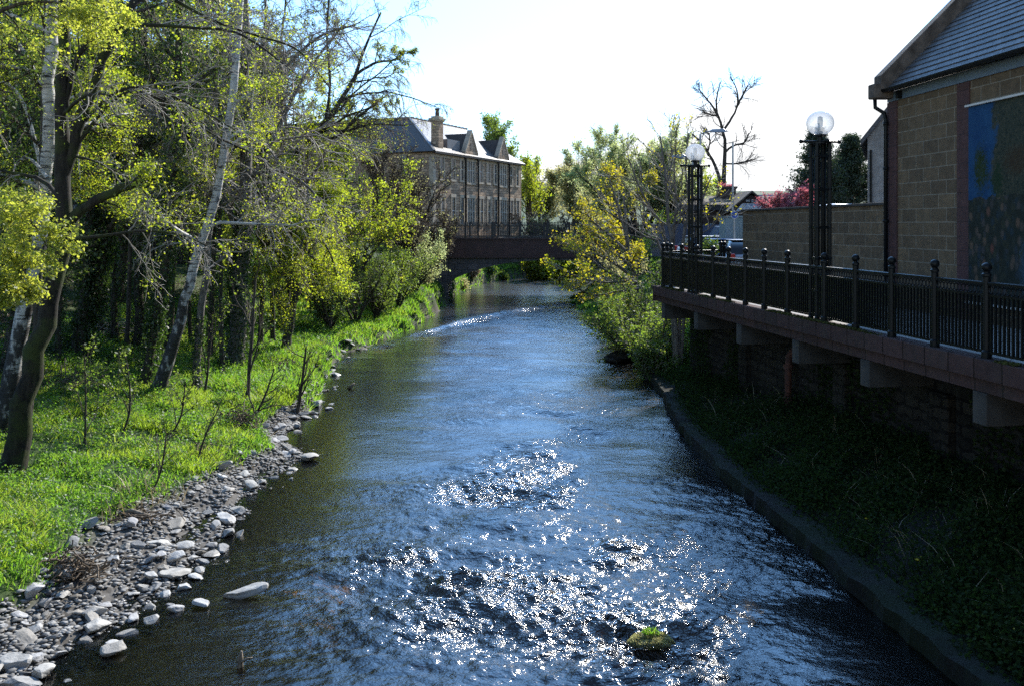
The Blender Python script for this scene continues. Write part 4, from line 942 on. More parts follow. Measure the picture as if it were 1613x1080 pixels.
# --- the big dark forked tree in the left foreground
Y0 = float(on_ground(18, 745)[1])
T1trunk = pxpath([(12, 760, 40), (33, 650, 33), (62, 545, 30), (84, 450, 27), (96, 385, 27), (99, 300, 23), (98, 180, 20), (99, 60, 17), (101, -80, 13)], Y0)
T1b = pxpath([(93, 400, 20), (110, 352, 17), (142, 322, 15), (188, 299, 14), (243, 279, 12)], Y0)
T1c = pxpath([(99, 290, 15), (120, 215, 17), (138, 160, 17), (165, 85, 17), (195, 25, 15), (250, -30, 11, .5), (330, -90, 8, 1)], Y0)
T1d = pxpath([(99, 200, 9), (108, 145, 9), (122, 95, 9), (150, 55, 8), (185, 10, 6)], Y0)
L1 = [pxpath([(96, 380, 7), (160, 372, 5), (230, 364, 4), (290, 372, 3), (340, 395, 2)], Y0), pxpath([(128, 195, 6), (180, 148, 4.5), (230, 138, 4), (300, 165, 3.5), (370, 205, 2)], Y0),
      pxpath([(120, 230, 6), (190, 150, 5), (260, 160, 4, .5), (340, 215, 3.5, 1), (420, 250, 2, 1)], Y0), pxpath([(185, 40, 7), (240, 40, 6), (300, 44, 5), (380, 55, 4), (470, 120, 2)], Y0),
      pxpath([(240, -20, 7), (330, 30, 5), (400, 55, 4), (470, 80, 3), (520, 140, 2)], Y0+1), pxpath([(105, 245, 5), (150, 255, 3.5), (215, 290, 3), (250, 335, 2)], Y0)]
tree('forked_tree', 'large dark trunk leaning right with a broken mossy limb, front left of the wood', 'tree', WOOD, [T1trunk, T1b, T1c, T1d],
     [dict(per=3, t0=.55, ang=(40, 80), ratio=.3, nseg=8, wig=.14, trop=(0, 0, -.03), rr=.35), dict(per=11, t0=.3, ang=(25, 65), ratio=.42, nseg=8, wig=.2, trop=(0, 0, -.04), rr=.5, rmin=.006),
      dict(per=9, t0=.15, ang=(20, 60), ratio=.5, nseg=7, wig=.24, trop=(0, 0, -.03), rr=.6, rmin=.0045, droop=.05)], M['bark_moss'], M['twig_grey'],
     dict(n=8000, size=.045, mat=M['leaf_yellow'], spread=.09, clump=.2), seed=21, limbs=L1, N=22, sides=12)
# --- leafy tree rooted outside the frame, its sprays hanging in from the left edge
Yh = 13.2
hl = [pxpath([(-150, 430, 14), (-60, 350, 9), (0, 330, 6), (45, 345, 3.5), (75, 390, 2)], Yh), pxpath([(-150, 480, 12), (-70, 420, 8), (-5, 390, 5), (30, 410, 3), (48, 455, 2)], Yh), pxpath([(-150, 520, 12), (-70, 480, 7), (-20, 455, 4), (10, 470, 2.5)], Yh-.3),
      pxpath([(-150, 150, 14), (-60, 20, 10), (40, -30, 7), (120, -20, 5), (180, 25, 3)], Yh+1.5), pxpath([(-150, 200, 12), (-60, 60, 9), (20, 10, 6), (90, 5, 4), (150, 30, 2)], Yh+1.8)]
tree('overhanging_tree', 'tree outside the left edge whose bright yellow green leaf sprays hang into the photo', 'tree', WOOD, [pxpath([(-170, 900, 60), (-160, 600, 50), (-150, 300, 42), (-150, 0, 34)], Yh)],
     [dict(per=0), dict(per=11, t0=.3, ang=(20, 65), ratio=.28, nseg=7, wig=.2, trop=(0, 0, -.03), rr=.5, rmin=.005), dict(per=9, t0=.1, ang=(20, 70), ratio=.45, nseg=6, wig=.2, rr=.6, rmin=.003, droop=.08)], M['bark_dark'], M['twig_dark'],
     dict(n=24000, size=.043, mat=M['leaf_bright'], spread=.06, t0=.05), seed=5, limbs=hl)
# --- left birch
Yb = 19.2
tree('birch_tree', 'pale birch trunk with dark cracks rising behind the forked dark tree at far left', 'tree', WOOD, [pxpath([(-12, 720, 34), (8, 640, 29), (38, 500, 25), (62, 390, 22), (73, 280, 20), (79, 150, 19), (83, 20, 17), (85, -120, 14)], Yb)],
     lvls(14, 10, 9, .22, .42, .5, .0, .3, .5, .0045), M['birch'], M['twig_dark'], dict(n=36000, size=.04, mat=M['leaf_yellow'], spread=.10, clump=.6), seed=31, N=20,
     limbs=[pxpath([(72, 300, 6), (40, 170, 5), (0, 130, 4), (-40, 180, 3)], Yb+.5), pxpath([(75, 260, 6), (105, 200, 4), (120, 230, 3), (128, 300, 2)], Yb), pxpath([(74, 280, 6), (45, 250, 4.5), (20, 270, 3), (5, 330, 2)], Yb-.5), pxpath([(78, 160, 6), (30, 70, 5), (0, 60, 4), (-30, 110, 2)], Yb), pxpath([(80, 90, 6), (120, 40, 4), (150, 60, 3), (165, 130, 2)], Yb)])
def wood_tree(label, path, lv, bark, twig, leaf=None, ivy=None, seed=0, name='wood_tree', limbs=(), top=None):
    b = on_ground(path[0][0], path[0][1]); tk = pxpath(path, float(b[1])); tk[0] = (tk[0][0], tk[0][1], float(b[2])-.06, tk[0][3])
    return tree(name, label, 'tree', WOOD, [tk], lv, bark, twig, leaf, ivy, seed, limbs=[pxpath(l, float(b[1])) for l in limbs], N=18)
LD = lvls(9, 9, 8, .25, .45, .5, .03, .1, .45, .007)
wood_tree('thin dark trunk right behind the front left forked tree', [(38, 690, 16), (50, 600, 14), (58, 480, 13), (66, 300, 12), (72, 100, 10), (74, -60, 8)], lvls(8, 8, 7, .2, t0=.5), M['bark_dark'], M['twig_dark'], dict(n=2500, size=.06, mat=M['leaf_mid']), None, 41)
wood_tree('leftmost of the ivy clad trunks, with a thick dark ivy sleeve', [(122, 556, 18), (133, 470, 15), (140, 380, 14), (146, 250, 13), (150, 80, 11), (152, -80, 9)], LD, M['bark_dark'], M['twig_dark'], dict(n=5000, size=.08, mat=M['leaf_mid']), (5000, .09, .95, .16), 42)
wood_tree('leaning ivy clad trunk, bright green ivy edge, second from left of the ivy trunks', [(117, 552, 24), (140, 495, 21), (155, 440, 20), (164, 370, 19), (172, 280, 17), (178, 120, 15), (182, -60, 12)], LD, M['bark_dark'], M['twig_dark'], dict(n=5000, size=.08, mat=M['leaf_mid']), (9000, .09, .95, .22), 43)
wood_tree('slim trunk with pale ivy lit along its right side, between thick ivy trunks', [(217, 545, 15), (219, 450, 14), (219, 360, 13), (224, 240, 12), (226, 100, 10), (228, -60, 8)], LD, M['bark_dark'], M['twig_dark'], dict(n=4000, size=.08, mat=M['leaf_mid']), (5000, .08, .9, .14), 44)
wood_tree('dark slender ivy trunk just left of the leaning birch', [(229, 606, 14), (240, 530, 13), (250, 480, 13), (266, 380, 15), (274, 260, 14), (280, 100, 12), (286, -60, 9)], LD, M['bark_dark'], M['twig_dark'], dict(n=4500, size=.07, mat=M['leaf_mid']), (7000, .08, .95, .2), 45)
wood_tree('leaning birch with white bark and black base in the middle of the wood', [(247, 622, 23), (262, 572, 20), (280, 520, 18), (292, 470, 16), (302, 430, 15), (322, 370, 14), (342, 300, 13), (358, 210, 12), (370, 110, 11), (378, 0, 12), (384, -110, 9)], lvls(12, 9, 9, .22, .45, .5, .0, .3, .45, .006), M['birch'], M['twig_grey'], dict(n=11000, size=.045, mat=M['leaf_yellow'], spread=.1, clump=.4), None, 46, 'birch_tree')
wood_tree('slim grey trunk right of the leaning birch', [(311, 612, 13), (313, 550, 12), (316, 490, 11), (325, 430, 11), (333, 330, 10), (338, 200, 9), (342, 40, 7)], LD, M['bark_grey'], M['twig_grey'], dict(n=3500, size=.06, mat=M['leaf_yellow'], clump=.3), (900, .07, .3, .07), 47)
wood_tree('thickest ivy covered trunk in the centre of the wood', [(369, 576, 28), (373, 500, 25), (378, 420, 23), (386, 330, 21), (388, 200, 18), (384, 60, 15), (380, -80, 11)],
          lvls(17, 14, 15, .33, .5, .55, .02, .24, .33, .006, 1.35), M['bark_grey'], M['twig_grey'], dict(n=10000, size=.045, mat=M['leaf_yellow'], clump=.25), (5000, .08, .5, .14), 48,
          limbs=[[(386, 330, 9), (330, 260, 7), (270, 170, 6), (230, 60, 4)], [(386, 300, 8), (430, 220, 7), (480, 120, 5, 1), (540, 40, 3, 1)], [(388, 200, 8), (440, 120, 6), (500, 60, 4.5), (560, 40, 3)], [(388, 240, 8), (320, 200, 6, -1), (260, 180, 5, -1), (210, 210, 3, -2)], [(386, 150, 7), (350, 60, 5), (290, 10, 4), (220, 30, 3)], [(388, 280, 7), (440, 270, 5, -1), (490, 300, 4, -1), (520, 350, 2, -1)]])
wood_tree('thin trunk just right of the thickest ivy covered trunk', [(388, 545, 10), (394, 490, 9), (398, 430, 9), (402, 330, 8), (410, 200, 7), (420, 60, 5)], LD, M['bark_dark'], M['twig_grey'], dict(n=2500, size=.06, mat=M['leaf_yellow'], clump=.4), None, 49)
wood_tree('small tree with drooping yellow green sprays at the edge of the grass', [(450, 552, 15), (456, 510, 14), (464, 470, 13), (474, 425, 11), (480, 370, 9), (484, 300, 7)],
          lvls(8, 11, 11, .5, .5, .5, .0, .35, .4, .0065, 1.0, (50, 90)), M['bark_dark'], M['twig_brown'], dict(n=46000, size=.058, mat=M['leaf_yellow'], spread=.12, t0=.05), None, 50,
          limbs=[[(474, 425, 6), (440, 380, 5), (400, 375, 4), (365, 400, 3)], [(474, 420, 6), (500, 380, 4), (520, 400, 3), (535, 450, 2)], [(480, 380, 6), (430, 340, 4, -1), (390, 335, 3, -1), (345, 350, 2, -2)], [(470, 440, 5), (430, 410, 4, -1), (400, 430, 3, -1), (375, 475, 2, -1)], [(480, 370, 5), (470, 400, 4, -2), (460, 430, 3, -2), (455, 480, 2, -2)]])
for i, (px, py, dx, w, iv) in enumerate(((92, 560, 6, 9, 2500), (182, 540, -6, 10, 3000), (200, 548, 8, 7, 0), (262, 560, 3, 8, 2500), (330, 566, 10, 9, 2500), (350, 585, -4, 7, 1500), (410, 548, 6, 8, 2000), (430, 540, -8, 7, 0), (300, 548, -5, 6, 1500), (156, 530, 12, 7, 2000))):
    wood_tree('one of the slender dark trunks standing deep in the left bank wood', [(px, py, w), (px+dx*.5, py-120, w*.9), (px+dx, py-260, w*.75), (px+dx*1.3, py-420, w*.6), (px+dx*1.5, py-640, w*.45)], lvls(7, 7, 6, .22, .45, .5, .03, .1, .5, .007), M['bark_dark'], M['twig_dark'], dict(n=1500, size=.06, mat=M['leaf_mid'], clump=.5), (iv, .08, .9, .12) if iv else None, 250+i)
# pale sprays in the middle, hanging from a tree farther back
wood_tree('slender tree with light yellow sprays hanging across the middle trunks', [(268, 520, 10), (272, 430, 9), (280, 330, 8), (290, 240, 7), (300, 120, 5)], lvls(5, 9, 9, .4, .5, .5, .0, .4, .4, .006), M['bark_dark'], M['twig_grey'], dict(n=52000, size=.055, mat=M['leaf_yellow'], spread=.12, t0=.05, clump=.8), None, 51,
          limbs=[[(284, 300, 4), (300, 275, 3.5), (330, 300, 3), (355, 370, 2)], [(284, 290, 4), (260, 265, 3.5), (240, 280, 3), (232, 330, 2)], [(282, 320, 4), (310, 310, 3), (330, 340, 2.5), (335, 390, 2)], [(290, 230, 4), (260, 190, 3), (230, 150, 2.5), (215, 120, 2)]])
# leaning tree at the right of the wood, bare top drooping against the sky
lt = on_ground(420, 545); Yl = float(lt[1])+4
tree('leaning_tree', 'dark limbed tree leaning right with fine drooping twigs against the sky', 'tree', WOOD, [[(*P(372, 470, Yl), .2)]+pxpath([(385, 400, 17), (405, 325, 14), (440, 268, 12), (480, 228, 10), (512, 192, 9), (540, 155, 7), (560, 118, 6), (575, 74, 4), (600, 20, 3)], Yl),
     pxpath([(512, 192, 5), (520, 130, 4), (515, 60, 3.5), (520, -20, 3)], Yl), pxpath([(440, 268, 7), (450, 200, 5), (440, 110, 4), (450, 0, 3)], Yl+.5), pxpath([(560, 118, 5), (590, 100, 4), (620, 95, 3), (640, 80, 2)], Yl), pxpath([(480, 228, 6), (530, 215, 5), (570, 180, 4), (610, 150, 2)], Yl+.5), pxpath([(405, 325, 9), (400, 220, 7), (380, 100, 6), (390, -30, 4)], Yl)],
     [dict(per=9, t0=.3, ang=(25, 70), ratio=.42, nseg=8, wig=.16, trop=(0, 0, .03), rr=.5), dict(per=10, t0=.2, ang=(25, 60), ratio=.5, nseg=7, wig=.2, trop=(0, 0, -.02), rr=.55, rmin=.008, droop=.2), dict(per=12, t0=.15, ang=(20, 55), ratio=.6, nseg=7, wig=.15, trop=(0, 0, -.1), rr=.6, rmin=.006, droop=.5)],
     M['bark_dark'], M['twig_brown'], dict(n=16000, size=.05, mat=M['leaf_yellow'], spread=.05), seed=60, N=14)
# yellow maples between wood and mill
for i, (px, py, Y, h, lab, nl, ln) in enumerate(((455, 505, 40, 8.2, 'broad yellow leaved tree right of the leaning tree', 15000, .04), (512, 500, 44, 8.0, 'yellow leaved tree nearest the mill gable', 15000, .02), (455, 480, 46, 11, 'yellow green tree deep in the wood behind the small drooping tree', 14000, .0))):
    b = P(px, py, Y); b[2] = float(ground_z(b[0], Y))-.05
    auto_tree('maple_tree', lab, 'tree', WOOD, b, h, .16, lvls(12, 9, 8, .42, .5, .5, .05, .1, .22, .008), M['bark_dark'], M['twig_brown'], dict(n=nl, size=.088, mat=M['leaf_yellow'], spread=.10, clump=.5), None, 70+i, (ln, 0), 3, .28)
# deep background of the wood
bgs = []
for i, (mat, nl, iv) in enumerate(((M['leaf_mid'], 15000, 7000), (M['leaf_yellow'], 9000, 6000), (M['leaf_dark'], 22000, 9000))):
    bgs.append((mat, int(nl*.6), int(iv*.6)))
protos = []
spots = [(40, 36, 15, 0, 'tall ivy hung tree behind the left birch'), (95, 42, 16, 2, 'dark evergreen mass behind the front forked tree'), (185, 38, 15, 0, 'tall tree with green crown behind the leaning ivy trunk'), (150, 50, 17, 2, 'dark tree before the tenement, behind the ivy trunks'), (235, 46, 16, 2, 'dark ivy tree in the gap right of the ivy trunks'),
         (-40, 30, 14, 0, 'mid green tree at the left edge of the wood'), (300, 50, 16, 0, 'green tree behind the leaning birch'), (340, 44, 15, 1, 'yellow green tree behind the slim grey trunk'), (415, 52, 14.5, 0, 'mid green tree behind the thickest ivy trunk'), (430, 60, 13, 2, 'dark ivy tree far back at the wood centre'), (500, 58, 12, 1, 'pale yellow tree far back, right part of the wood'),
         (10, 24, 11, 0, 'green undergrown tree at the far left beyond the grass'), (545, 66, 10, 0, 'mid green tree before the mill end wall'), (370, 66, 15, 2, 'farthest dark tree seen through the wood')]
for i, (px, Y, h, k, lab) in enumerate(spots):
    b = P(px, 400, Y); b[2] = float(ground_z(b[0], Y))-.05
    lab = lab
    if k < len(protos) and protos[k] is not None and False: pass
    if len(protos) <= k: protos += [None]*(k+1-len(protos))
    if protos[k] is None:
        mat, nl, iv = bgs[k]
        protos[k] = auto_tree('background_tree', lab, 'tree', WOOD, b, 15, .2, lvls(20, 9, 7, .24, .45, .5, .03, .15, .14, .011), M['bark_dark'], M['twig_dark'], dict(n=nl, size=.13, mat=mat, spread=.16, clump=.8), (iv, .12, .75, .4), 90+k)
        protos[k].scale = (h/15,)*3
    else: placed(protos[k], b, i*2.1, (h/15*1.05, h/15*1.05, h/15), lab, WOOD)
# bare thicket before the mill
TH = [dict(per=14, t0=.15, ang=(20, 50), ratio=.4, nseg=7, wig=.14, trop=(0, 0, .1), rr=.5, rmin=.016), dict(per=11, t0=.15, ang=(20, 50), ratio=.45, nseg=6, wig=.18, trop=(0, 0, .04), rr=.6, rmin=.012), dict(per=8, t0=.2, ang=(20, 50), ratio=.45, nseg=5, wig=.2, rr=.6, rmin=.009)]
for i, (px, Y, h, lab) in enumerate(((606, 58, 7.2, 'bare brown tree before the mill end wall'), (648, 60, 7.0, 'bare grey brown tree before the mill corner'), (676, 61.5, 4.6, 'low bare tree beside the bridge end, left bank'), (628, 53, 5.8, 'bare bush behind the pale green willow shrubs'))):
    b = P(px, 430, Y); b[2] = float(ground_z(b[0], Y))-.05
    auto_tree('bare_tree', lab, 'tree', 'bare trees before the mill', b, h, .13, TH, M['bark_dark'], M['twig_brown'], dict(n=1500, size=.08, mat=M['leaf_olive'], spread=.05), None, 110+i, (0, 0), 4, .16)
# pale green willow shrubs by the left water edge
SH = [dict(per=10, t0=.1, ang=(20, 55), ratio=.45, nseg=6, wig=.15, trop=(0, 0, .08), rr=.5, rmin=.010), dict(per=8, t0=.1, ang=(20, 55), ratio=.5, nseg=6, wig=.2, trop=(0, 0, .03), rr=.6, rmin=.007)]
for i, (px, Y, h, nl, mt, lab) in enumerate(((628, 50, 3.2, 8000, 'leaf_green', 'pale green willow shrub at the left water edge, nearest the weir'), (592, 46, 3.0, 7000, 'leaf_green', 'green shrub left of the willow shrub, on the left bank'), (655, 55, 3.4, 7000, 'leaf_pale', 'light green shrub against the bridge end on the left bank'), (560, 43, 3.6, 6000, 'leaf_mid', 'darker green bush under the yellow leaved trees'), (672, 59, 1.8, 2500, 'leaf_olive', 'low olive scrub at the foot of the bridge, left bank'), (520, 41, 3.0, 5000, 'leaf_green', 'fresh green bush behind the grass, left of the water'))):
    b = P(px, 460, Y); b[2] = float(ground_z(b[0], Y))-.05
    auto_tree('willow_shrub', lab, 'shrub', 'shrubs along the left water edge', b, h, .07, SH, M['bark_dark'], M['twig_brown'], dict(n=nl, size=.095, mat=M[mt], spread=.1, asp=.5), None, 130+i, (.03, -.05), 6, .38)
# --- right bank
gy_ = P(1005, 470, 38.5); gy_[2] = float(ground_z(gy_[0], 38.5))-.05
tree('golden_maple', 'golden flowering tree leaning out over the river from the right bank', 'tree', None, [[(*gy_, .13), (*P(1000, 440, 38.3), .11), (*P(990, 400, 38), .09), (*P(985, 340, 38), .06), (*P(980, 290, 38), .03)], pxpath([(1000, 450, 6), (1010, 380, 5), (1015, 320, 3), (1020, 290, 2)], 38.6)],
     [dict(per=3, t0=.15, ang=(40, 70), ratio=.38, nseg=7, wig=.14, trop=(-.03, -.03, .02), rr=.5), dict(per=12, t0=.15, ang=(20, 50), ratio=.30, nseg=7, wig=.15, trop=(-.03, 0, .03), rr=.55, rmin=.009), dict(per=6, t0=.2, ang=(20, 55), ratio=.42, nseg=5, wig=.2, rr=.6, rmin=.007)],
     M['bark_grey'], M['twig_grey'], dict(n=8500, size=.085, mat=M['leaf_gold'], spread=.10, t0=.35), seed=150, N=12,
     limbs=[pxpath([(1000, 440, 5), (960, 410, 4, -1), (920, 395, 3, -1.5), (885, 383, 2, -2)], 38), pxpath([(1002, 445, 5), (960, 430, 4, -1.5), (925, 405, 3, -2), (895, 395, 2, -3)], 38), pxpath([(1000, 440, 5), (960, 445, 3, -2), (920, 440, 3, -3), (885, 425, 2, -4)], 38),
            pxpath([(990, 400, 5), (960, 370, 4), (935, 350, 3), (915, 325, 2)], 38), pxpath([(988, 380, 5), (975, 330, 4), (965, 300, 3), (955, 270, 2)], 38), pxpath([(995, 420, 5), (965, 395, 4), (945, 375, 3), (925, 362, 2)], 37.4), pxpath([(1005, 455, 5), (970, 460, 3, -1), (935, 465, 2.5, -2), (900, 450, 2, -3)], 38)])
bs = P(1068, 440, 31.5); bs[2] = float(ground_z(bs[0], 31.5))-.05
tree('bare_shrub_tree', 'bare many stemmed tree beside the far end of the railing', 'tree', None, [[(*bs, .07)]+pxpath([(1060, 400, 6), (1052, 340, 5), (1048, 280, 4), (1040, 215, 2)], 31.5), [(*bs, .06)]+pxpath([(1075, 390, 6), (1085, 330, 4), (1080, 270, 3), (1085, 210, 2)], 31.6),
     [(*(bs+[-.1, 0, 0]), .06)]+pxpath([(1050, 380, 5), (1025, 330, 4), (1005, 290, 3), (990, 250, 2)], 31.8), [(*(bs+[.1, 0, 0]), .05)]+pxpath([(1085, 400, 5), (1100, 360, 4), (1105, 320, 3), (1120, 280, 2)], 31.4), [(*(bs+[0, .1, 0]), .05)]+pxpath([(1060, 390, 5), (1065, 330, 4), (1062, 270, 3), (1065, 225, 2)], 31.9), [(*(bs+[0, .1, 0]), .05)]+pxpath([(1045, 400, 4), (1010, 370, 3), (975, 345, 2.5), (950, 330, 2)], 31.9)],
     [dict(per=9, t0=.2, ang=(20, 55), ratio=.32, nseg=7, wig=.15, trop=(0, 0, .07), rr=.5, rmin=.009), dict(per=7, t0=.2, ang=(20, 50), ratio=.42, nseg=6, wig=.18, trop=(0, 0, .03), rr=.6, rmin=.007)], M['bark_grey'], M['twig_grey'], dict(n=900, size=.07, mat=M['leaf_gold'], spread=.06, clump=.3), seed=151, N=10)
WL = [dict(per=14, t0=.2, ang=(20, 50), ratio=.4, nseg=7, wig=.12, trop=(0, 0, .08), rr=.45, rmin=.016, rmax=.06), dict(per=10, t0=.15, ang=(15, 45), ratio=.45, nseg=6, wig=.15, trop=(0, 0, .06), rr=.5, rmin=.010), dict(per=8, t0=.1, ang=(15, 45), ratio=.5, nseg=5, wig=.15, trop=(0, 0, .04), rr=.6, rmin=.007)]
def bg(name, px, Y, h, seed, lv, twig, leaf, lab, forks=3, sp=.25, lean=(0, 0), group='trees beyond the bridge', r0=.22, zb=None):
    b = P(px, 380, Y); b[2] = float(ground_z(b[0], Y))-.1 if zb is None else zb
    return auto_tree(name, lab, 'tree', group, b, h, r0, lv, M['bark_dark'], twig, leaf, None, seed, lean, forks, sp)
bg('willow_tree', 1005, 66, 7.6, 160, WL, M['twig_brown'], dict(n=34000, size=.14, mat=M['leaf_pale'], spread=.14, asp=.45), 'large pale willow coming into leaf, right of the bridge', 6, .3)
bg('willow_tree', 1062, 62, 6.0, 161, WL, M['twig_brown'], dict(n=20000, size=.13, mat=M['leaf_pale'], spread=.14, asp=.45), 'pale willow behind the bare many stemmed tree', 5, .28)
bg('budding_tree', 940, 95, 8.2, 162, WL, M['twig_brown'], dict(n=22000, size=.17, mat=M['leaf_olive'], spread=.22), 'olive budding tree beyond the bridge, left of the willow', 4, .3)
bg('budding_tree', 905, 105, 7.6, 163, WL, M['twig_brown'], dict(n=20000, size=.17, mat=M['leaf_olive'], spread=.22), 'olive budding tree beyond the bridge, right of the dark bare tree', 4, .3)
bg('bare_tree', 876, 90, 8.2, 164, lvls(9, 8, 7, .38, .48, .5, .08, .0, .25, .02), M['twig_dark'], None, 'dark bare spreading tree beyond the bridge right of the mill', 3, .35)
bg('mill_side_tree', 797, 112, 13, 165, WL, M['twig_brown'], dict(n=16000, size=.2, mat=M['leaf_green'], spread=.25), 'fresh green tree rising behind the mill roof', 3, .18)
bg('mill_side_tree', 836, 104, 8.0, 166, WL, M['twig_brown'], dict(n=9000, size=.17, mat=M['leaf_yellow'], spread=.22), 'yellow green tree just right of the mill end', 3, .2)
for i, (px, Y, h, m, lab) in enumerate(((850, 120, 8, 'leaf_olive', 'low olive tree far beyond the bridge, behind the dark bare tree'), (930, 125, 8, 'leaf_olive', 'grey green tree farthest back beyond the bridge railing'), (975, 110, 8, 'leaf_green', 'green tree far behind the pale willow'), (905, 84, 3.4, 'leaf_yellow', 'low yellow green bush tree behind the bridge railing centre'), (960, 80, 4, 'leaf_yellow', 'yellow green bush tree behind the bridge railing, right part'), (850, 88, 3.4, 'leaf_yellow', 'low yellow bush at the foot of the dark bare tree'))):
    bg('far_tree', px, Y, h, 170+i, WL, M['twig_brown'], dict(n=14000, size=.18, mat=M[m], spread=.25), lab, 4, .35)
tb = P(1139, 312, 76); tb[2] = 4.3
q76 = lambda pts: pxpath(pts, 76)
tree('tall_bare_tree', 'tall bare dark tree with forked twisting crown against the white sky', 'tree', None, [[(*tb, .38)]+q76([(1139, 300, 8), (1141, 260, 6.5), (1142, 225, 5.5), (1138, 205, 4.5), (1130, 180, 3.5), (1128, 155, 2.5), (1135, 130, 1.5)]), q76([(1140, 205, 4), (1152, 188, 3.5), (1162, 165, 3), (1160, 140, 2), (1150, 122, 1.2)]), q76([(1160, 170, 4), (1170, 150, 3), (1178, 135, 2)]),
     q76([(1130, 180, 4), (1120, 165, 3), (1108, 150, 2.5), (1100, 140, 2)]), q76([(1139, 300, 6), (1128, 265, 5), (1115, 240, 4), (1105, 225, 3), (1090, 212, 2)]), q76([(1142, 240, 4), (1155, 230, 3), (1172, 225, 3), (1180, 210, 2)]), q76([(1141, 258, 3), (1160, 258, 2.5), (1185, 252, 2)]), q76([(1131, 182, 3.5), (1122, 182, 3), (1112, 178, 2)]), q76([(1115, 240, 3), (1118, 225, 2.5), (1117, 210, 2)])],
     [dict(per=13, t0=.35, ang=(25, 65), ratio=.35, L=1.9, nseg=6, wig=.2, trop=(0, 0, .05), rr=.4, rmin=.018, rmax=.05), dict(per=8, t0=.2, ang=(20, 55), ratio=.5, nseg=5, wig=.22, trop=(0, 0, .03), rr=.5, rmin=.011)], M['bark_dark'], M['twig_dark'], seed=180, N=12)
bg('green_tree', 1118, 82, 5.2, 181, WL, M['twig_brown'], dict(n=9000, size=.2, mat=M['leaf_yellow'], spread=.3), 'yellow green tree behind the low brown roofed building', 4, .3, group=None)
bg('red_tree', 1262, 47, 3.6, 182, WL, M['twig_brown'], dict(n=16000, size=.11, mat=M['leaf_red'], spread=.12), 'red blossoming tree behind the yard wall left of the conifers', 5, .3, group=None, r0=.1)
def conifer(px, Y, h, w, seed, lab):
    b = P(px, 330, Y); b[2] = 3.4; r = np.random.default_rng(seed); root = empty('conifer', b, 0, lab, 'tree', 'conifers behind the yard wall')
    v, f = tubes(np.array([[(0, 0, 0), (.05, 0, h*.5), (0, .05, h*.98)]]), np.array([[.25, .15, .03]]), 8); np_mesh('trunk', v, f, M['bark_dark'], root, True)
    z = r.uniform(.5, h, 240); a = r.random(240)*6.283; L = w*(1-(z/h)**1.6)*r.uniform(.5, 1.15, 240)+.2
    t = np.linspace(0, 1, 6)[None, :, None]; d = np.stack([np.cos(a), np.sin(a), np.zeros(240)], -1)[:, None]
    br_ = np.concatenate([np.zeros((240, 6, 2)), np.broadcast_to(z[:, None, None], (240, 6, 1))], -1)+d*t*L[:, None, None]; br_[:, :, 2] += (t[..., 0]*.1+.22*t[..., 0]**2)*L[:, None]
    v, f = tubes(br_, np.broadcast_to(np.linspace(.05, .015, 6), (240, 6)), 4); np_mesh('branches', v, f, M['twig_dark'], root)
    n = 26000; k = r.integers(0, 240, n); tt = r.uniform(.25, 1, n)*4.99; i = tt.astype(int); ww = (tt-i)[:, None]
    C = br_[k, i]*(1-ww)+br_[k, i+1]*ww+r.normal(size=(n, 3))*np.array([.16, .16, .12])
    v, f = quads_leaves(C, .2, .06, r); np_mesh('foliage', v, f, M['leaf_dark'], root)
conifer(1287, 52, 7.6, 2.3, 190, 'dark conifer behind the near globe lamp'); conifer(1340, 54, 7.4, 3.0, 191, 'dark bushy conifer beside the grey gable house'); conifer(1325, 58, 6.4, 2.4, 192, 'dark conifer between the two taller conifers')
# shrubs on the right bank
for i, (px, Y, h, nl, mt, lab) in enumerate(((1000, 36, 2.6, 5500, 'leaf_green', 'bright green shrub above the mossy boulder on the right bank'), (1035, 33, 2.6, 5000, 'leaf_green', 'green shrub under the far end of the promenade'), (975, 44, 2.0, 4500, 'leaf_green', 'low green shrub on the right bank under the golden tree'), (1020, 40, 3.2, 4500, 'leaf_mid', 'mid green shrub on the right bank slope behind the golden tree'), (950, 55, 1.6, 3500, 'leaf_green', 'grassy green shrub at the right water edge near the weir'), (1055, 36, 3.0, 4000, 'leaf_mid', 'darker shrub below the bare many stemmed tree'), (985, 50, 3.0, 4000, 'leaf_olive', 'twiggy olive shrub on the right bank toward the bridge'), (1010, 57, 4.2, 6000, 'leaf_yellow', 'yellow green bush before the right end of the bridge'), (1020, 31.8, 1.3, 3500, 'leaf_green', 'low leafy clump at the ledge beside the mossy boulder'))):
    b = P(px, 500, Y); b[2] = float(ground_z(b[0], Y))-.05
    auto_tree('bank_shrub', lab, 'shrub', 'shrubs on the right bank', b, h, .05, SH, M['bark_dark'], M['twig_grey'], dict(n=nl, size=.085, mat=M[mt], spread=.1), None, 200+i, (-.12, -.05), 6, .5)
for i, (px, Y, lab) in enumerate(((838, 96, 'low green bush on the far bank under the arch'), (880, 97, 'olive bush on the far bank under the arch'), (915, 95, 'grassy bush on the far bank, right under the arch'), (770, 84, 'green plants below the pale mill river wall'), (795, 87, 'bright green plant clump by the water below the mill'), (745, 79, 'straw coloured scrub by the water before the arch'), (730, 74, 'low scrub at the left springing of the arch'))):
    b = P(px, 430, Y); b[2] = float(ground_z(b[0], Y))
    auto_tree('riverside_bush', lab, 'shrub', 'bushes seen under the arch', b, .75, .04, SH, M['bark_dark'], M['twig_brown'], dict(n=3000, size=.13, mat=M[('leaf_green', 'leaf_olive', 'leaf_green', 'leaf_green', 'leaf_green', 'straw', 'leaf_olive')[i]], spread=.16), None, 220+i, (0, 0), 5, .6)
pl = empty('planter_shrub', P(1119, 392, 33.5)*[1, 1, 0]+[0, 0, 3.4], 0, 'small shrub with glossy round leaves in the planter behind the end railing', 'shrub')
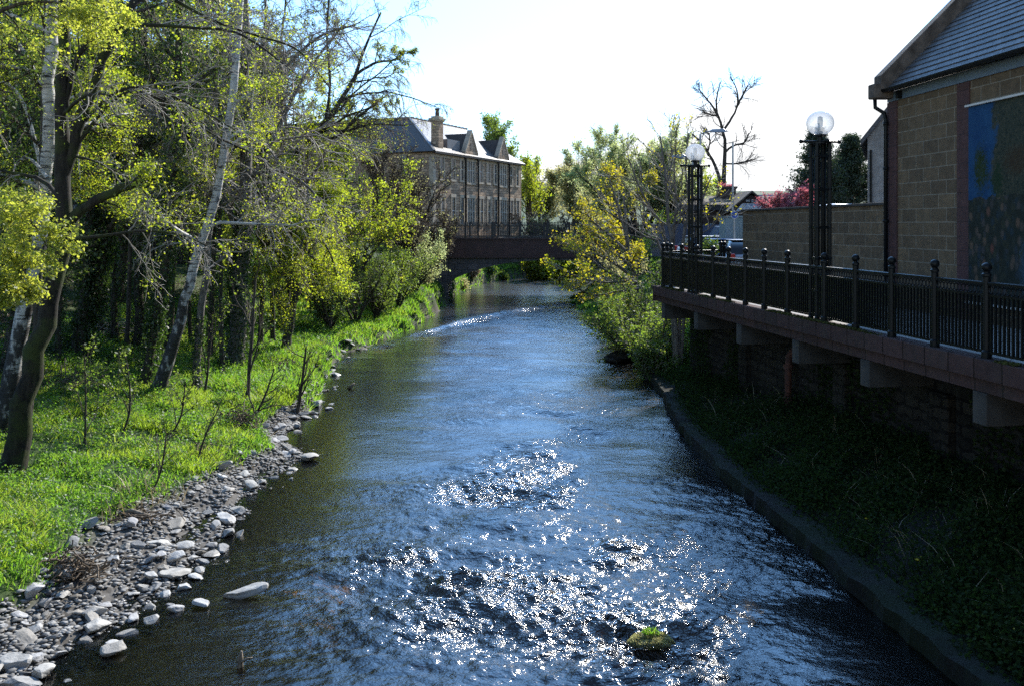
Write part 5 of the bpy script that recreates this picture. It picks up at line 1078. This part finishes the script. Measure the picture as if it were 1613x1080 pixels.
r = np.random.default_rng(8); v, f = quads_leaves(r.normal(size=(900, 3))*[.16, .16, .17]+[0, 0, 1.2], .09, .07, r); np_mesh('foliage', v, f, M['leaf_mid'], pl)
b = MB(); b.tube([(0, 0, 0), (.03, 0, .6), (0, 0, 1.1)], .03, 6); b.tube([(.03, 0, .55), (.14, .05, 1.05)], .02, 5); b.build('stem', M['twig_dark'], pl)

# ================================================================ ground cover (stuff)
def scatter(n, d0, d1, y0, y1, side, seed, mask=None):
    r = np.random.default_rng(seed); Y = y0*(y1/y0)**r.random(n); d = r.uniform(d0, d1, n)
    X = xl(Y)-d if side < 0 else xr(Y)+d
    if mask is not None:
        k = r.random(n) < mask(X, Y, d); X, Y, d = X[k], Y[k], d[k]
    return X, Y, ground_z(X, Y), r
def blades(name, X, Y, Z, r, h0, h1, w, mat, lean=.5):
    n = len(X); h = r.uniform(h0, h1, n); a = r.random(n)*6.283; s = np.stack([np.cos(a), np.sin(a), np.zeros(n)], -1)
    l = r.normal(size=(n, 3))*lean; l[:, 2] = 1; l /= np.linalg.norm(l, axis=1, keepdims=True)
    p = np.stack([X, Y, Z-.02], -1); W = (w*(.7+.6*r.random(n)))[:, None] if np.ndim(w) == 0 else w[:, None]
    mid = p+l*(h*.6)[:, None]; tip = p+l*(h)[:, None]*[1.35, 1.35, .92]
    V = np.stack([p-s*W/2, p+s*W/2, mid+s*W*.42, mid-s*W*.42, tip], 1).reshape(-1, 3); o = np.arange(n)[:, None]*5
    o_ = np_mesh(name, V, [o+np.array([[0, 1, 2, 3]]), o+np.array([[3, 2, 4]])], mat); return tag(o_, kind='stuff')
gm_ = lambda X, Y, d: (sstep(.85, 1.2, d/bankw(Y))*(1-sstep(7, 9.5, d))*(.06+.94*sstep(.28, .55, vnoise(X, Y, .9, 41))))
X, Y, Z, r = scatter(380000, .3, 9.5, 9.5, 50, -1, 300, gm_); tall = vnoise(X, Y, 1.3, 42)
pk = vnoise(X, Y, .75, 51)+.5*vnoise(X, Y, 2.2, 52) > .78
blades('grass', X[pk], Y[pk], Z[pk], r, .05, .2, .011+.0006*Y[pk], M['grass'])
pk = ~pk; blades('yellow_grass', X[pk], Y[pk], Z[pk], r, .1, .34, .010+.0006*Y[pk], M['grass_yellow'], .6)
X, Y, Z, r = scatter(34000, .0, 4.2, 31, 66, 1, 301, lambda X, Y, d: 1-.6*sstep(2, 4, d)); blades('grass_right', X, Y, Z, r, .1, .4, .012+.0007*Y, M['grass']).name = 'bank_grass'
X, Y, Z, r = scatter(42000, -.05, 3.6, 26, 94, -1, 302, lambda X, Y, d: .3+.7*(vnoise(X, Y, .6, 2) > .4)); blades('far_bank_grass', X, Y, Z, r, .1, .45, .012+.0008*Y, M['grass'])
X, Y, Z, r = scatter(5000, .4, 3.0, 10, 40, -1, 303, lambda X, Y, d: (np.abs(d-bankw(Y)-.2) < .5)*sstep(.4, .7, vnoise(X, Y, .9, 45))); blades('dry_grass', X, Y, Z, r, .2, .6, .012+.0004*Y, M['straw'], .8)
# leafy herbs in mounds
r = np.random.default_rng(310); Xc, Yc, Zc, _ = scatter(3400, .6, 9.0, 9.5, 44, -1, 311, lambda X, Y, d: (d > bankw(Y)*1.05)*(.3+.7*sstep(.35, .65, vnoise(X, Y, .7, 46))))
per = 75; k = np.repeat(np.arange(len(Xc)), per); n = len(k); rad = r.uniform(.15, .42, len(Xc))[k]; hgt = r.uniform(.12, .5, len(Xc))[k]
q = r.normal(size=(n, 3)); q /= np.linalg.norm(q, axis=1, keepdims=True); q[:, 2] = np.abs(q[:, 2]); q *= (r.random(n)**.4)[:, None]
C = np.stack([Xc[k]+q[:, 0]*rad, Yc[k]+q[:, 1]*rad, Zc[k]+q[:, 2]*hgt], -1)
v, f = quads_leaves(C, (.035+.0010*Yc[k])*r.uniform(.7, 1.4, n), (.022+.0007*Yc[k]), r, .45); tag(np_mesh('leafy_ground_cover', v, f, M['herb']), kind='stuff')
# dead leaves and ivy on the slope behind
X, Y, Z, r = scatter(42000, 6.0, 17, 17, 46, -1, 312, lambda X, Y, d: sstep(6, 8.5, d)*(.35+.65*vnoise(X, Y, .8, 47)))
v, f = quads_leaves(np.stack([X, Y, Z+.02+.05*r.random(len(X))], -1), .09, .06, r, .6); tag(np_mesh('leaf_litter', v, f, M['litter']), kind='stuff')
X, Y, Z, r = scatter(60000, 5.5, 17, 17, 46, -1, 313, lambda X, Y, d: sstep(.42, .62, vnoise(X, Y, .55, 48)))
v, f = quads_leaves(np.stack([X, Y, Z+.03+.22*r.random(len(X))**2], -1), .085, .065, r, .5); tag(np_mesh('ivy_carpet', v, f, M['ivy']), kind='stuff')
# shaded growth along the right bank
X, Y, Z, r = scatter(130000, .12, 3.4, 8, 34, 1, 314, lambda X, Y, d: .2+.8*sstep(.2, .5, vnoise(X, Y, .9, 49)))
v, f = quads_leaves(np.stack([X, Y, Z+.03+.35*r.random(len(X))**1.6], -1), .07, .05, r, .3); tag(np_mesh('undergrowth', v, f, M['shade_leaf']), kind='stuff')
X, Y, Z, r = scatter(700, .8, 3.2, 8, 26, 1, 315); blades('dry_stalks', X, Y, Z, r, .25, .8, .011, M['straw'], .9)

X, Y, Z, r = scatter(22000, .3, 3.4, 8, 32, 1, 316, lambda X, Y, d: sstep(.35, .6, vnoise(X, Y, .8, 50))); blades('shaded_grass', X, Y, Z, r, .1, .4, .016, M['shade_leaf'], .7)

# ================================================================ stones
from mathutils import noise as mnoise, Vector
def stone_mesh(seed, fl):
    import bmesh
    bm = bmesh.new(); bmesh.ops.create_icosphere(bm, subdivisions=3, radius=.5); r = np.random.default_rng(seed)
    pl = [(Vector(r.normal(size=3)).normalized(), r.uniform(.20, .38)) for _ in range(11)]
    for v_ in bm.verts:
        c = v_.co.copy()
        for nrm, dd in pl:
            e = c.dot(nrm)-dd
            if e > 0: c -= nrm*e*.96
        c += c.normalized()*(mnoise.noise(c*3+Vector((seed, 0, 0)))*.05+mnoise.noise(c*9+Vector((0, seed, 0)))*.015)
        v_.co = Vector((c.x*1.25, c.y, c.z*fl))
    me = bpy.data.meshes.new('stone'); bm.to_mesh(me); bm.free(); me.materials.append(M['stone'])
    return me
SM = [stone_mesh(i, (.42, .55, .68, .34)[i % 4]) for i in range(14)]
SG = 'grey stones along the left water edge'
def stone(x, y, z, s, k, lab, rz, group=SG, tilt=(0, 0), name='river_stone'):
    o = bpy.data.objects.new(name, SM[k % len(SM)]); COL.objects.link(o); o.location = (x, y, z); o.scale = (s, s, s); o.rotation_euler = (tilt[0], tilt[1], rz); return tag(o, lab, 'stone', group)
r = np.random.default_rng(400); placedS = []; tries = 0
special = [(385, 932, .62, 'long tilted grey slab lying in the shallows, farthest out of the stone bank'), (181, 1020, .36, 'pale triangular stone standing alone in the water at lower left'), (40, 1008, .42, 'dark grey boulder at the lower left corner of the stone bank'), (20, 1045, .4, 'rough brown boulder at the bottom left corner'), (30, 1075, .42, 'pale flat stone cut by the bottom edge of the photo'),
           (358, 815, .45, 'pale flat stone at the water edge, right of the grass clump'), (395, 765, .42, 'pale rounded stone with a dark underside near the bend of the bank'), (485, 720, .5, 'pale flat stone at the tip of the small spit'), (405, 710, .5, 'dark square stone below the driftwood clump'), (280, 900, .5, 'broad grey stone in the middle of the stone pile'), (320, 948, .3, 'small pale flat stone in the shallows below the pile'), (150, 985, .4, 'light rounded stone below the brush pile'), (500, 635, .5, 'pale angular stone at the water edge by the dark sapling'), (478, 652, .45, 'dark stone under the overhanging grass by the sapling')]
for i, (px, py, s, lab) in enumerate(special):
    p = G(px, py, .06); so_ = stone(p[0], p[1], .06, s, i*3+1, lab, r.random()*6, SG, (r.normal()*.15, r.normal()*.15)); placedS.append((p[0], p[1], s*.5))
    if i == 0: so_.scale = (.62, .36, .42); so_.rotation_euler = (.1, -.22, .35)
while len(placedS) < 298 and tries < 20000:
    tries += 1; y = 10.2*(40/10.2)**(r.random()**1.9)
    wd = float(bankw(y))+.15
    d = r.uniform(-.6, wd); x = float(xl(y))-d
    s = float(np.clip(r.lognormal(-1.58, .45), .11, .42))
    if d < -.3: s *= .7
    if any((x-a)**2+(y-b_)**2 < ((s*.5+c)*.62)**2 for a, b_, c in placedS): continue
    z = max(float(ground_z(x, y)), -.06)+s*.17
    size = 'small' if s < .22 else ('large' if s > .38 else 'middling')
    where = 'half sunk in the shallows off the stone bank' if d < 0 else ('in the thick of the pile below the grass' if y < 18 else ('along the narrow shore before the spit' if y < 24 else 'on the thin shore line farther upstream'))
    stone(x, y, z, s, int(r.integers(0, 14)), f'{size} grey river stone {where}', r.random()*6.28, SG, (r.normal()*.2, r.normal()*.2)); placedS.append((x, y, s*.5))
# pebbles between the stones
n = 5200; Yp = 10*(32/10)**r.random(n); dp = r.uniform(-.25, 1.05, n)*bankw(Yp); Xp = xl(Yp)-dp; Zp = np.maximum(ground_z(Xp, Yp), -.05)
ico = np.array([(0, 0, 1), (.9, 0, .4), (.28, .85, .4), (-.72, .53, .4), (-.72, -.53, .4), (.28, -.85, .4), (0, 0, -.6)]); fi = np.array([(0, 1, 2), (0, 2, 3), (0, 3, 4), (0, 4, 5), (0, 5, 1), (6, 2, 1), (6, 3, 2), (6, 4, 3), (6, 5, 4), (6, 1, 5)])
sp_ = r.uniform(.02, .065, n); th_ = r.random(n)*6.28; ii = ico[None]*sp_[:, None, None]*r.uniform(.6, 1.2, (n, 1, 3))*[1.3, 1, .6]; ii = np.stack([ii[..., 0]*np.cos(th_)[:, None]-ii[..., 1]*np.sin(th_)[:, None], ii[..., 0]*np.sin(th_)[:, None]+ii[..., 1]*np.cos(th_)[:, None], ii[..., 2]], -1)
V = (ii+np.stack([Xp, Yp, Zp+.01], -1)[:, None]).reshape(-1, 3); pb_ = np_mesh('pebbles', V, (np.arange(n)[:, None, None]*7+fi[None]).reshape(-1, 3), M['stone']); tag(pb_, kind='stuff')
# cobbles too many to count, filling between the larger stones
n = 1300; Yc_ = 10*(30/10)**(r.random(n)**1.4); dc_ = r.uniform(-.35, 1.08, n)*bankw(Yc_); Xc_ = xl(Yc_)-dc_; Zc_ = np.maximum(ground_z(Xc_, Yc_), -.06)
cv, cf, cn = [], [], 0
import bmesh
bm_ = bmesh.new(); bmesh.ops.create_icosphere(bm_, subdivisions=2, radius=.5); CV = np.array([v_.co for v_ in bm_.verts]); CF = np.array([[v_.index for v_ in f_.verts] for f_ in bm_.faces]); bm_.free()
for i in range(n):
    pn = r.normal(size=(8, 3)); pn /= np.linalg.norm(pn, axis=1, keepdims=True); W_ = CV.copy()
    for q in pn:
        e_ = W_@q-r.uniform(.2, .36); W_ = W_-np.maximum(e_, 0)[:, None]*q*.95
    a_ = r.random()*6.28; W_ = rotz(W_*[1.3, .95, r.uniform(.35, .7)], a_)*r.uniform(.06, .15)+[Xc_[i], Yc_[i], Zc_[i]+.015]
    cv.append(W_); cf.append(CF+cn); cn += len(W_)
def m_cob():
    t = NT('cobble_stone'); v = t.pos(); f = t.noise(v, 9, 5, .6); col = t.mix(.7, t.ramp(f, [(.3, (.06, .058, .055)), (.7, (.19, .185, .175))]), t.ramp(t.isl(), [(0, (.2, .2, .21)), (.4, (.6, .58, .55)), (.7, (.45, .38, .3)), (1, (.7, .69, .68))]), 'OVERLAY')
    wet = t.ramp(t.n('ShaderNodeSeparateXYZ', {0: v}).outputs[2], [(.02, 1.), (.06, 0.)]); return t.pbr(t.mix(t.math('MULTIPLY', wet, .75), col, (.03, .026, .02)), .75, t.bump(f, .3, .02), .4)
tag(np_mesh('cobbles', np.concatenate(cv), np.concatenate(cf), m_cob(), None, False), kind='stuff')
# mossy stone in mid stream, boulder on the right bank
def tuft(root, cx, cy, cz, rx, n, h, mat, seed, nm='grass_tuft'):
    r = np.random.default_rng(seed); n = n//2; a = r.random(n)*6.28; q = r.random(n)**.5*rx; o = blades(nm, cx+np.cos(a)*q, cy+np.sin(a)*q*.7, cz-.25*q**2/rx, r, h*.5, h*1.2, .014, mat, .5); del o['kind']; o.parent = root; return o
p = G(1026, 1012, .0); ms2 = empty('mossy_stone', (p[0], p[1], 0), 0, 'mossy stone topped with a green tuft in the middle of the stream', 'stone')
o = bpy.data.objects.new('stone', SM[2]); COL.objects.link(o); o.parent = ms2; o.scale = (.42, .32, .28); o.location = (0, 0, .03)
rr_ = np.random.default_rng(3); q = rr_.normal(size=(2600, 3)); q /= np.linalg.norm(q, axis=1, keepdims=True); q[:, 2] = np.abs(q[:, 2]); v, f = quads_leaves(q*[.27, .18, .10]*(.8+.45*vnoise(q[:, 0]*2+3, q[:, 1]*2+3, 1.5, 4))[:, None]+[0, 0, .015], .035, .02, rr_); np_mesh('moss', v, f, M['leaf_olive'], ms2); tuft(ms2, .0, .03, .16, .12, 260, .07, M['grass'], 3)
p = G(978, 570, .0); bo = empty('mossy_boulder', (p[0]+.2, p[1]+.3, 0), .3, 'dark boulder with green moss jutting from the right bank', 'boulder')
o = bpy.data.objects.new('rock', SM[6]); COL.objects.link(o); o.parent = bo; o.scale = (1.5, 1.5, 1.15); o.location = (0, 0, .22); o.data = o.data.copy(); o.data.materials.clear(); o.data.materials.append(M['riverwall'])
q = rr_.normal(size=(2500, 3)); q /= np.linalg.norm(q, axis=1, keepdims=True); q[:, 2] = np.abs(q[:, 2])*.35+.65; v, f = quads_leaves(q*[.62, .5, .52]+[0, 0, .16], .07, .05, rr_); np_mesh('moss', v, f, M['leaf_olive'], bo)
# saplings, stumps, brush and driftwood on the left bank
SP = [dict(per=7, t0=.25, ang=(25, 60), ratio=.55, nseg=5, wig=.15, trop=(0, 0, .06), rr=.6, rmin=.005), dict(per=5, t0=.2, ang=(20, 60), ratio=.5, nseg=4, wig=.2, rr=.6, rmin=.004)]
for i, (path, nl, lab) in enumerate((([(133, 700, 4), (135, 650, 3), (133, 560, 2)], 250, 'thin leafy sapling in the grass right of the front dark trunk'), ([(240, 775, 3), (255, 735, 3), (262, 680, 2)], 0, 'bare bent stem at the edge of the grass above the stones'), ([(310, 730, 4), (322, 690, 3), (345, 640, 2)], 60, 'dry sapling with a dark knot at its foot by the shore'), ([(385, 665, 5), (410, 640, 4), (432, 580, 2)], 0, 'bare stick leaning right out of the driftwood clump'), ([(468, 650, 6), (475, 610, 5), (482, 545, 3)], 150, 'dark bushy sapling on the bank near the pale angular stone'), ([(388, 632, 6), (396, 540, 5), (402, 440, 4)], 200, 'tall thin straight sapling in front of the thickest ivy trunk'), ([(322, 620, 4), (330, 560, 3), (335, 500, 2)], 120, 'thin brown sapling beside the slim grey trunk'), ([(265, 690, 3), (285, 655, 3), (292, 600, 2)], 250, 'small leafy sapling in the sunlit grass'), ([(190, 690, 3), (205, 640, 3), (200, 570, 2)], 300, 'leafy sapling in the middle of the grass patch'))):
    b_ = on_ground(path[0][0], path[0][1]); tk = pxpath(path, float(b_[1])); tree('sapling', lab, 'sapling', 'saplings on the left bank', [tk], SP, M['bark_dark'], M['twig_brown'], dict(n=nl, size=.06, mat=M['leaf_green'], spread=.05) if nl else None, None, 230+i, N=8, sides=6)
def brush(px, py, w, h, n, lab, seed, name='brush_pile', mat='twig_brown'):
    p = on_ground(px, py); r = np.random.default_rng(seed); root = empty(name, p, 0, lab, 'driftwood')
    st = r.normal(size=(n, 3))*[w*.5, w*.35, h*.35]; st[:, 2] = np.abs(st[:, 2]); d = r.normal(size=(n, 3)); d[:, 2] = d[:, 2]*.4+.1; d /= np.linalg.norm(d, axis=1, keepdims=True)
    L_ = r.uniform(.3, 1.0, n)*w; k = np.linspace(-.5, .5, 5)[None, :, None]; Pt = st[:, None]+d[:, None]*k*L_[:, None, None]+r.normal(size=(n, 5, 3))*.02
    v, f = tubes(Pt, np.broadcast_to(r.uniform(.005, .016, n)[:, None], (n, 5)), 4); np_mesh('twigs', v, f, M[mat], root)
    b = MB(); b.tube([(-w*.45, 0, .03), (0, .08, .1), (w*.5, -.05, .06)], [.05, .045, .025], 7); b.build('branch', M['timber'], root, True); return root
brush(105, 905, .55, .4, 170, 'tangle of brown flood brush on the bank at lower left', 1); brush(205, 815, .7, .15, 50, 'grey driftwood sticks at the edge of the grass', 2); brush(373, 672, .55, .5, 200, 'dark driftwood clump caught round a stump by the shore', 3); brush(320, 715, .3, .3, 80, 'small dark debris ball on a dry stem', 4); brush(445, 578, .8, .25, 150, 'low dark brush heap in the grass near the water', 5)
brush(85, 610, 1.2, .35, 160, 'dark heap of dead branches behind the front tree', 6); brush(180, 520, 1.8, .4, 120, 'pale fallen branches on the leaf litter slope', 7, 'branch_heap', 'twig_grey')
p = G(549, 610, .03); b = MB(); b.tube([(0, 0, -.05), (.1, -.1, .06), (.22, -.1, .16)], [.06, .055, .03], 7); o = b.build('driftwood', M['timber'], None, True, loc=p); tag(o, 'short pale log end poking out of the water in mid stream', 'driftwood')
p = G(378, 1050, .0); b = MB(); b.tube([(0, 0, -.1), (.0, .02, .12), (.02, 0, .2)], [.04, .035, .012], 6); b.tube([(-.02, 0, .05), (.1, -.02, .12), (.16, 0, .12)], [.02, .015, .008], 5); o = b.build('driftwood', M['timber'], None, True, loc=p); tag(o, 'small dark forked snag standing in the shallows at bottom left', 'driftwood')
for i, (px, py, lab) in enumerate(((1365, 837, 'yellow dandelion on the shaded ledge, farthest away'), (1445, 905, 'pair of yellow dandelions in the middle of the shaded bank'), (1600, 1020, 'yellow dandelion at the right edge on the ledge'))):
    p = on_ground(px, py); root = empty('dandelion', p, 0, lab, 'flower', 'dandelions on the shaded bank'); n = 2 if i == 1 else 1
    for k in range(n):
        b = MB(); b.tube([(k*.1, k*.1, 0), (k*.1, k*.1, .22)], .004, 5); b.build('stem', M['leaf_green'], root); b = MB(); b.ball((k*.1, k*.1, .23), .03, 10, 6, .5); b.build('flower_head', M['yellow_petal'], root)
# ================================================================ sky, sun, camera
AZ, EL = RAD(31), RAD(33)
W = bpy.data.worlds.new('World'); S.world = W; W.use_nodes = True; nt = W.node_tree; nt.nodes.clear()
def wn(t, ins=None, **p):
    nd = nt.nodes.new(t)
    for k, v in p.items(): setattr(nd, k, v)
    for k, v in (ins or {}).items():
        if isinstance(v, bpy.types.NodeSocket): nt.links.new(v, nd.inputs[k])
        else: nd.inputs[k].default_value = v
    return nd
def wm(op, a, b=0.0, clamp=False): return wn('ShaderNodeMath', {0: a, 1: b}, operation=op, use_clamp=clamp).outputs[0]
sky = wn('ShaderNodeTexSky', sky_type='NISHITA', sun_disc=False, sun_elevation=EL, sun_rotation=AZ, air_density=1.0, dust_density=.0, ozone_density=3.5)
bgk = wn('ShaderNodeBackground', {'Color': sky.outputs[0], 'Strength': .12})
dirv = wn('ShaderNodeTexCoord').outputs['Generated']
sx = wn('ShaderNodeSeparateXYZ', {0: dirv}).outputs
mp = wn('ShaderNodeMapping', {'Vector': dirv, 'Scale': (1.0, 1.0, 3.2)}).outputs[0]
n1 = wn('ShaderNodeTexNoise', {'Vector': mp, 'Scale': 2.6, 'Detail': 8.0, 'Roughness': .52}).outputs['Fac']
# cumulus bank low in the sky ahead, thinning upwards into blue
e = wm('ADD', wm('MULTIPLY', sx[2], -5.6), .76)
e = wm('ADD', e, wm('MULTIPLY', sx[0], .95)); e = wm('ADD', e, wm('MULTIPLY', wm('SUBTRACT', sx[1], .75), .8))
dens = wm('ADD', e, wm('MULTIPLY', wm('SUBTRACT', n1, .5), 2.6))
cr = nt.nodes.new('ShaderNodeValToRGB'); nt.links.new(dens, cr.inputs[0]); cr.color_ramp.elements[0].position = .12; cr.color_ramp.elements[1].position = .42
n2 = wn('ShaderNodeTexNoise', {'Vector': mp, 'Scale': 7.0, 'Detail': 6.0, 'Roughness': .55}).outputs['Fac']
cl = wn('ShaderNodeBackground', {'Color': (.97, .985, 1.0, 1), 'Strength': wm('ADD', wm('MULTIPLY', n2, 1.3), .02)})
# bright thin haze round the sun's side of the sky
gd = np.array([math.sin(RAD(12))*math.cos(RAD(42)), math.cos(RAD(12))*math.cos(RAD(42)), math.sin(RAD(42))])
dt = wn('ShaderNodeVectorMath', {0: dirv, 1: tuple(gd)}, operation='DOT_PRODUCT').outputs['Value']
gs = wm('POWER', wm('MAXIMUM', dt, 0.0), 6.0)
gl = wn('ShaderNodeBackground', {'Color': (.19, .45, .90, 1), 'Strength': wm('MULTIPLY', gs, 2.1)})
ad = wn('ShaderNodeAddShader', {0: bgk.outputs[0], 1: gl.outputs[0]})
mx = wn('ShaderNodeMixShader', {0: cr.outputs[0], 1: ad.outputs[0], 2: cl.outputs[0]})
wn('ShaderNodeOutputWorld', {'Surface': mx.outputs[0]})
sun = bpy.data.lights.new('sun', 'SUN'); sun.energy = 5.0; sun.angle = RAD(.53); sun.color = (1, .95, .86)
so = bpy.data.objects.new('sun', sun); COL.objects.link(so)
sd = np.array([math.sin(AZ)*math.cos(EL), math.cos(AZ)*math.cos(EL), math.sin(EL)])
so.rotation_euler = Vector(-sd).to_track_quat('-Z', 'Y').to_euler()
cam = bpy.data.cameras.new('camera'); co = bpy.data.objects.new('camera', cam); COL.objects.link(co)
co.location = (0, 0, H); co.rotation_euler = (RAD(90), 0, 0)
cam.sensor_fit = 'HORIZONTAL'; cam.sensor_width = 36; cam.lens = 36*F/1613; cam.shift_y = -(540-HY)/1613; cam.clip_start = .1; cam.clip_end = 4000
S.camera = co
S.view_settings.view_transform = 'Standard'; S.view_settings.look = 'None'; S.view_settings.exposure = .95; S.view_settings.gamma = 1
S.render.engine = 'CYCLES'
c = S.cycles; c.max_bounces = 8; c.transparent_max_bounces = 16; c.diffuse_bounces = 3; c.glossy_bounces = 3; c.caustics_reflective = False; c.caustics_refractive = False
c.use_denoising = False; c.sample_clamp_indirect = 3.0; c.sample_clamp_direct = 0
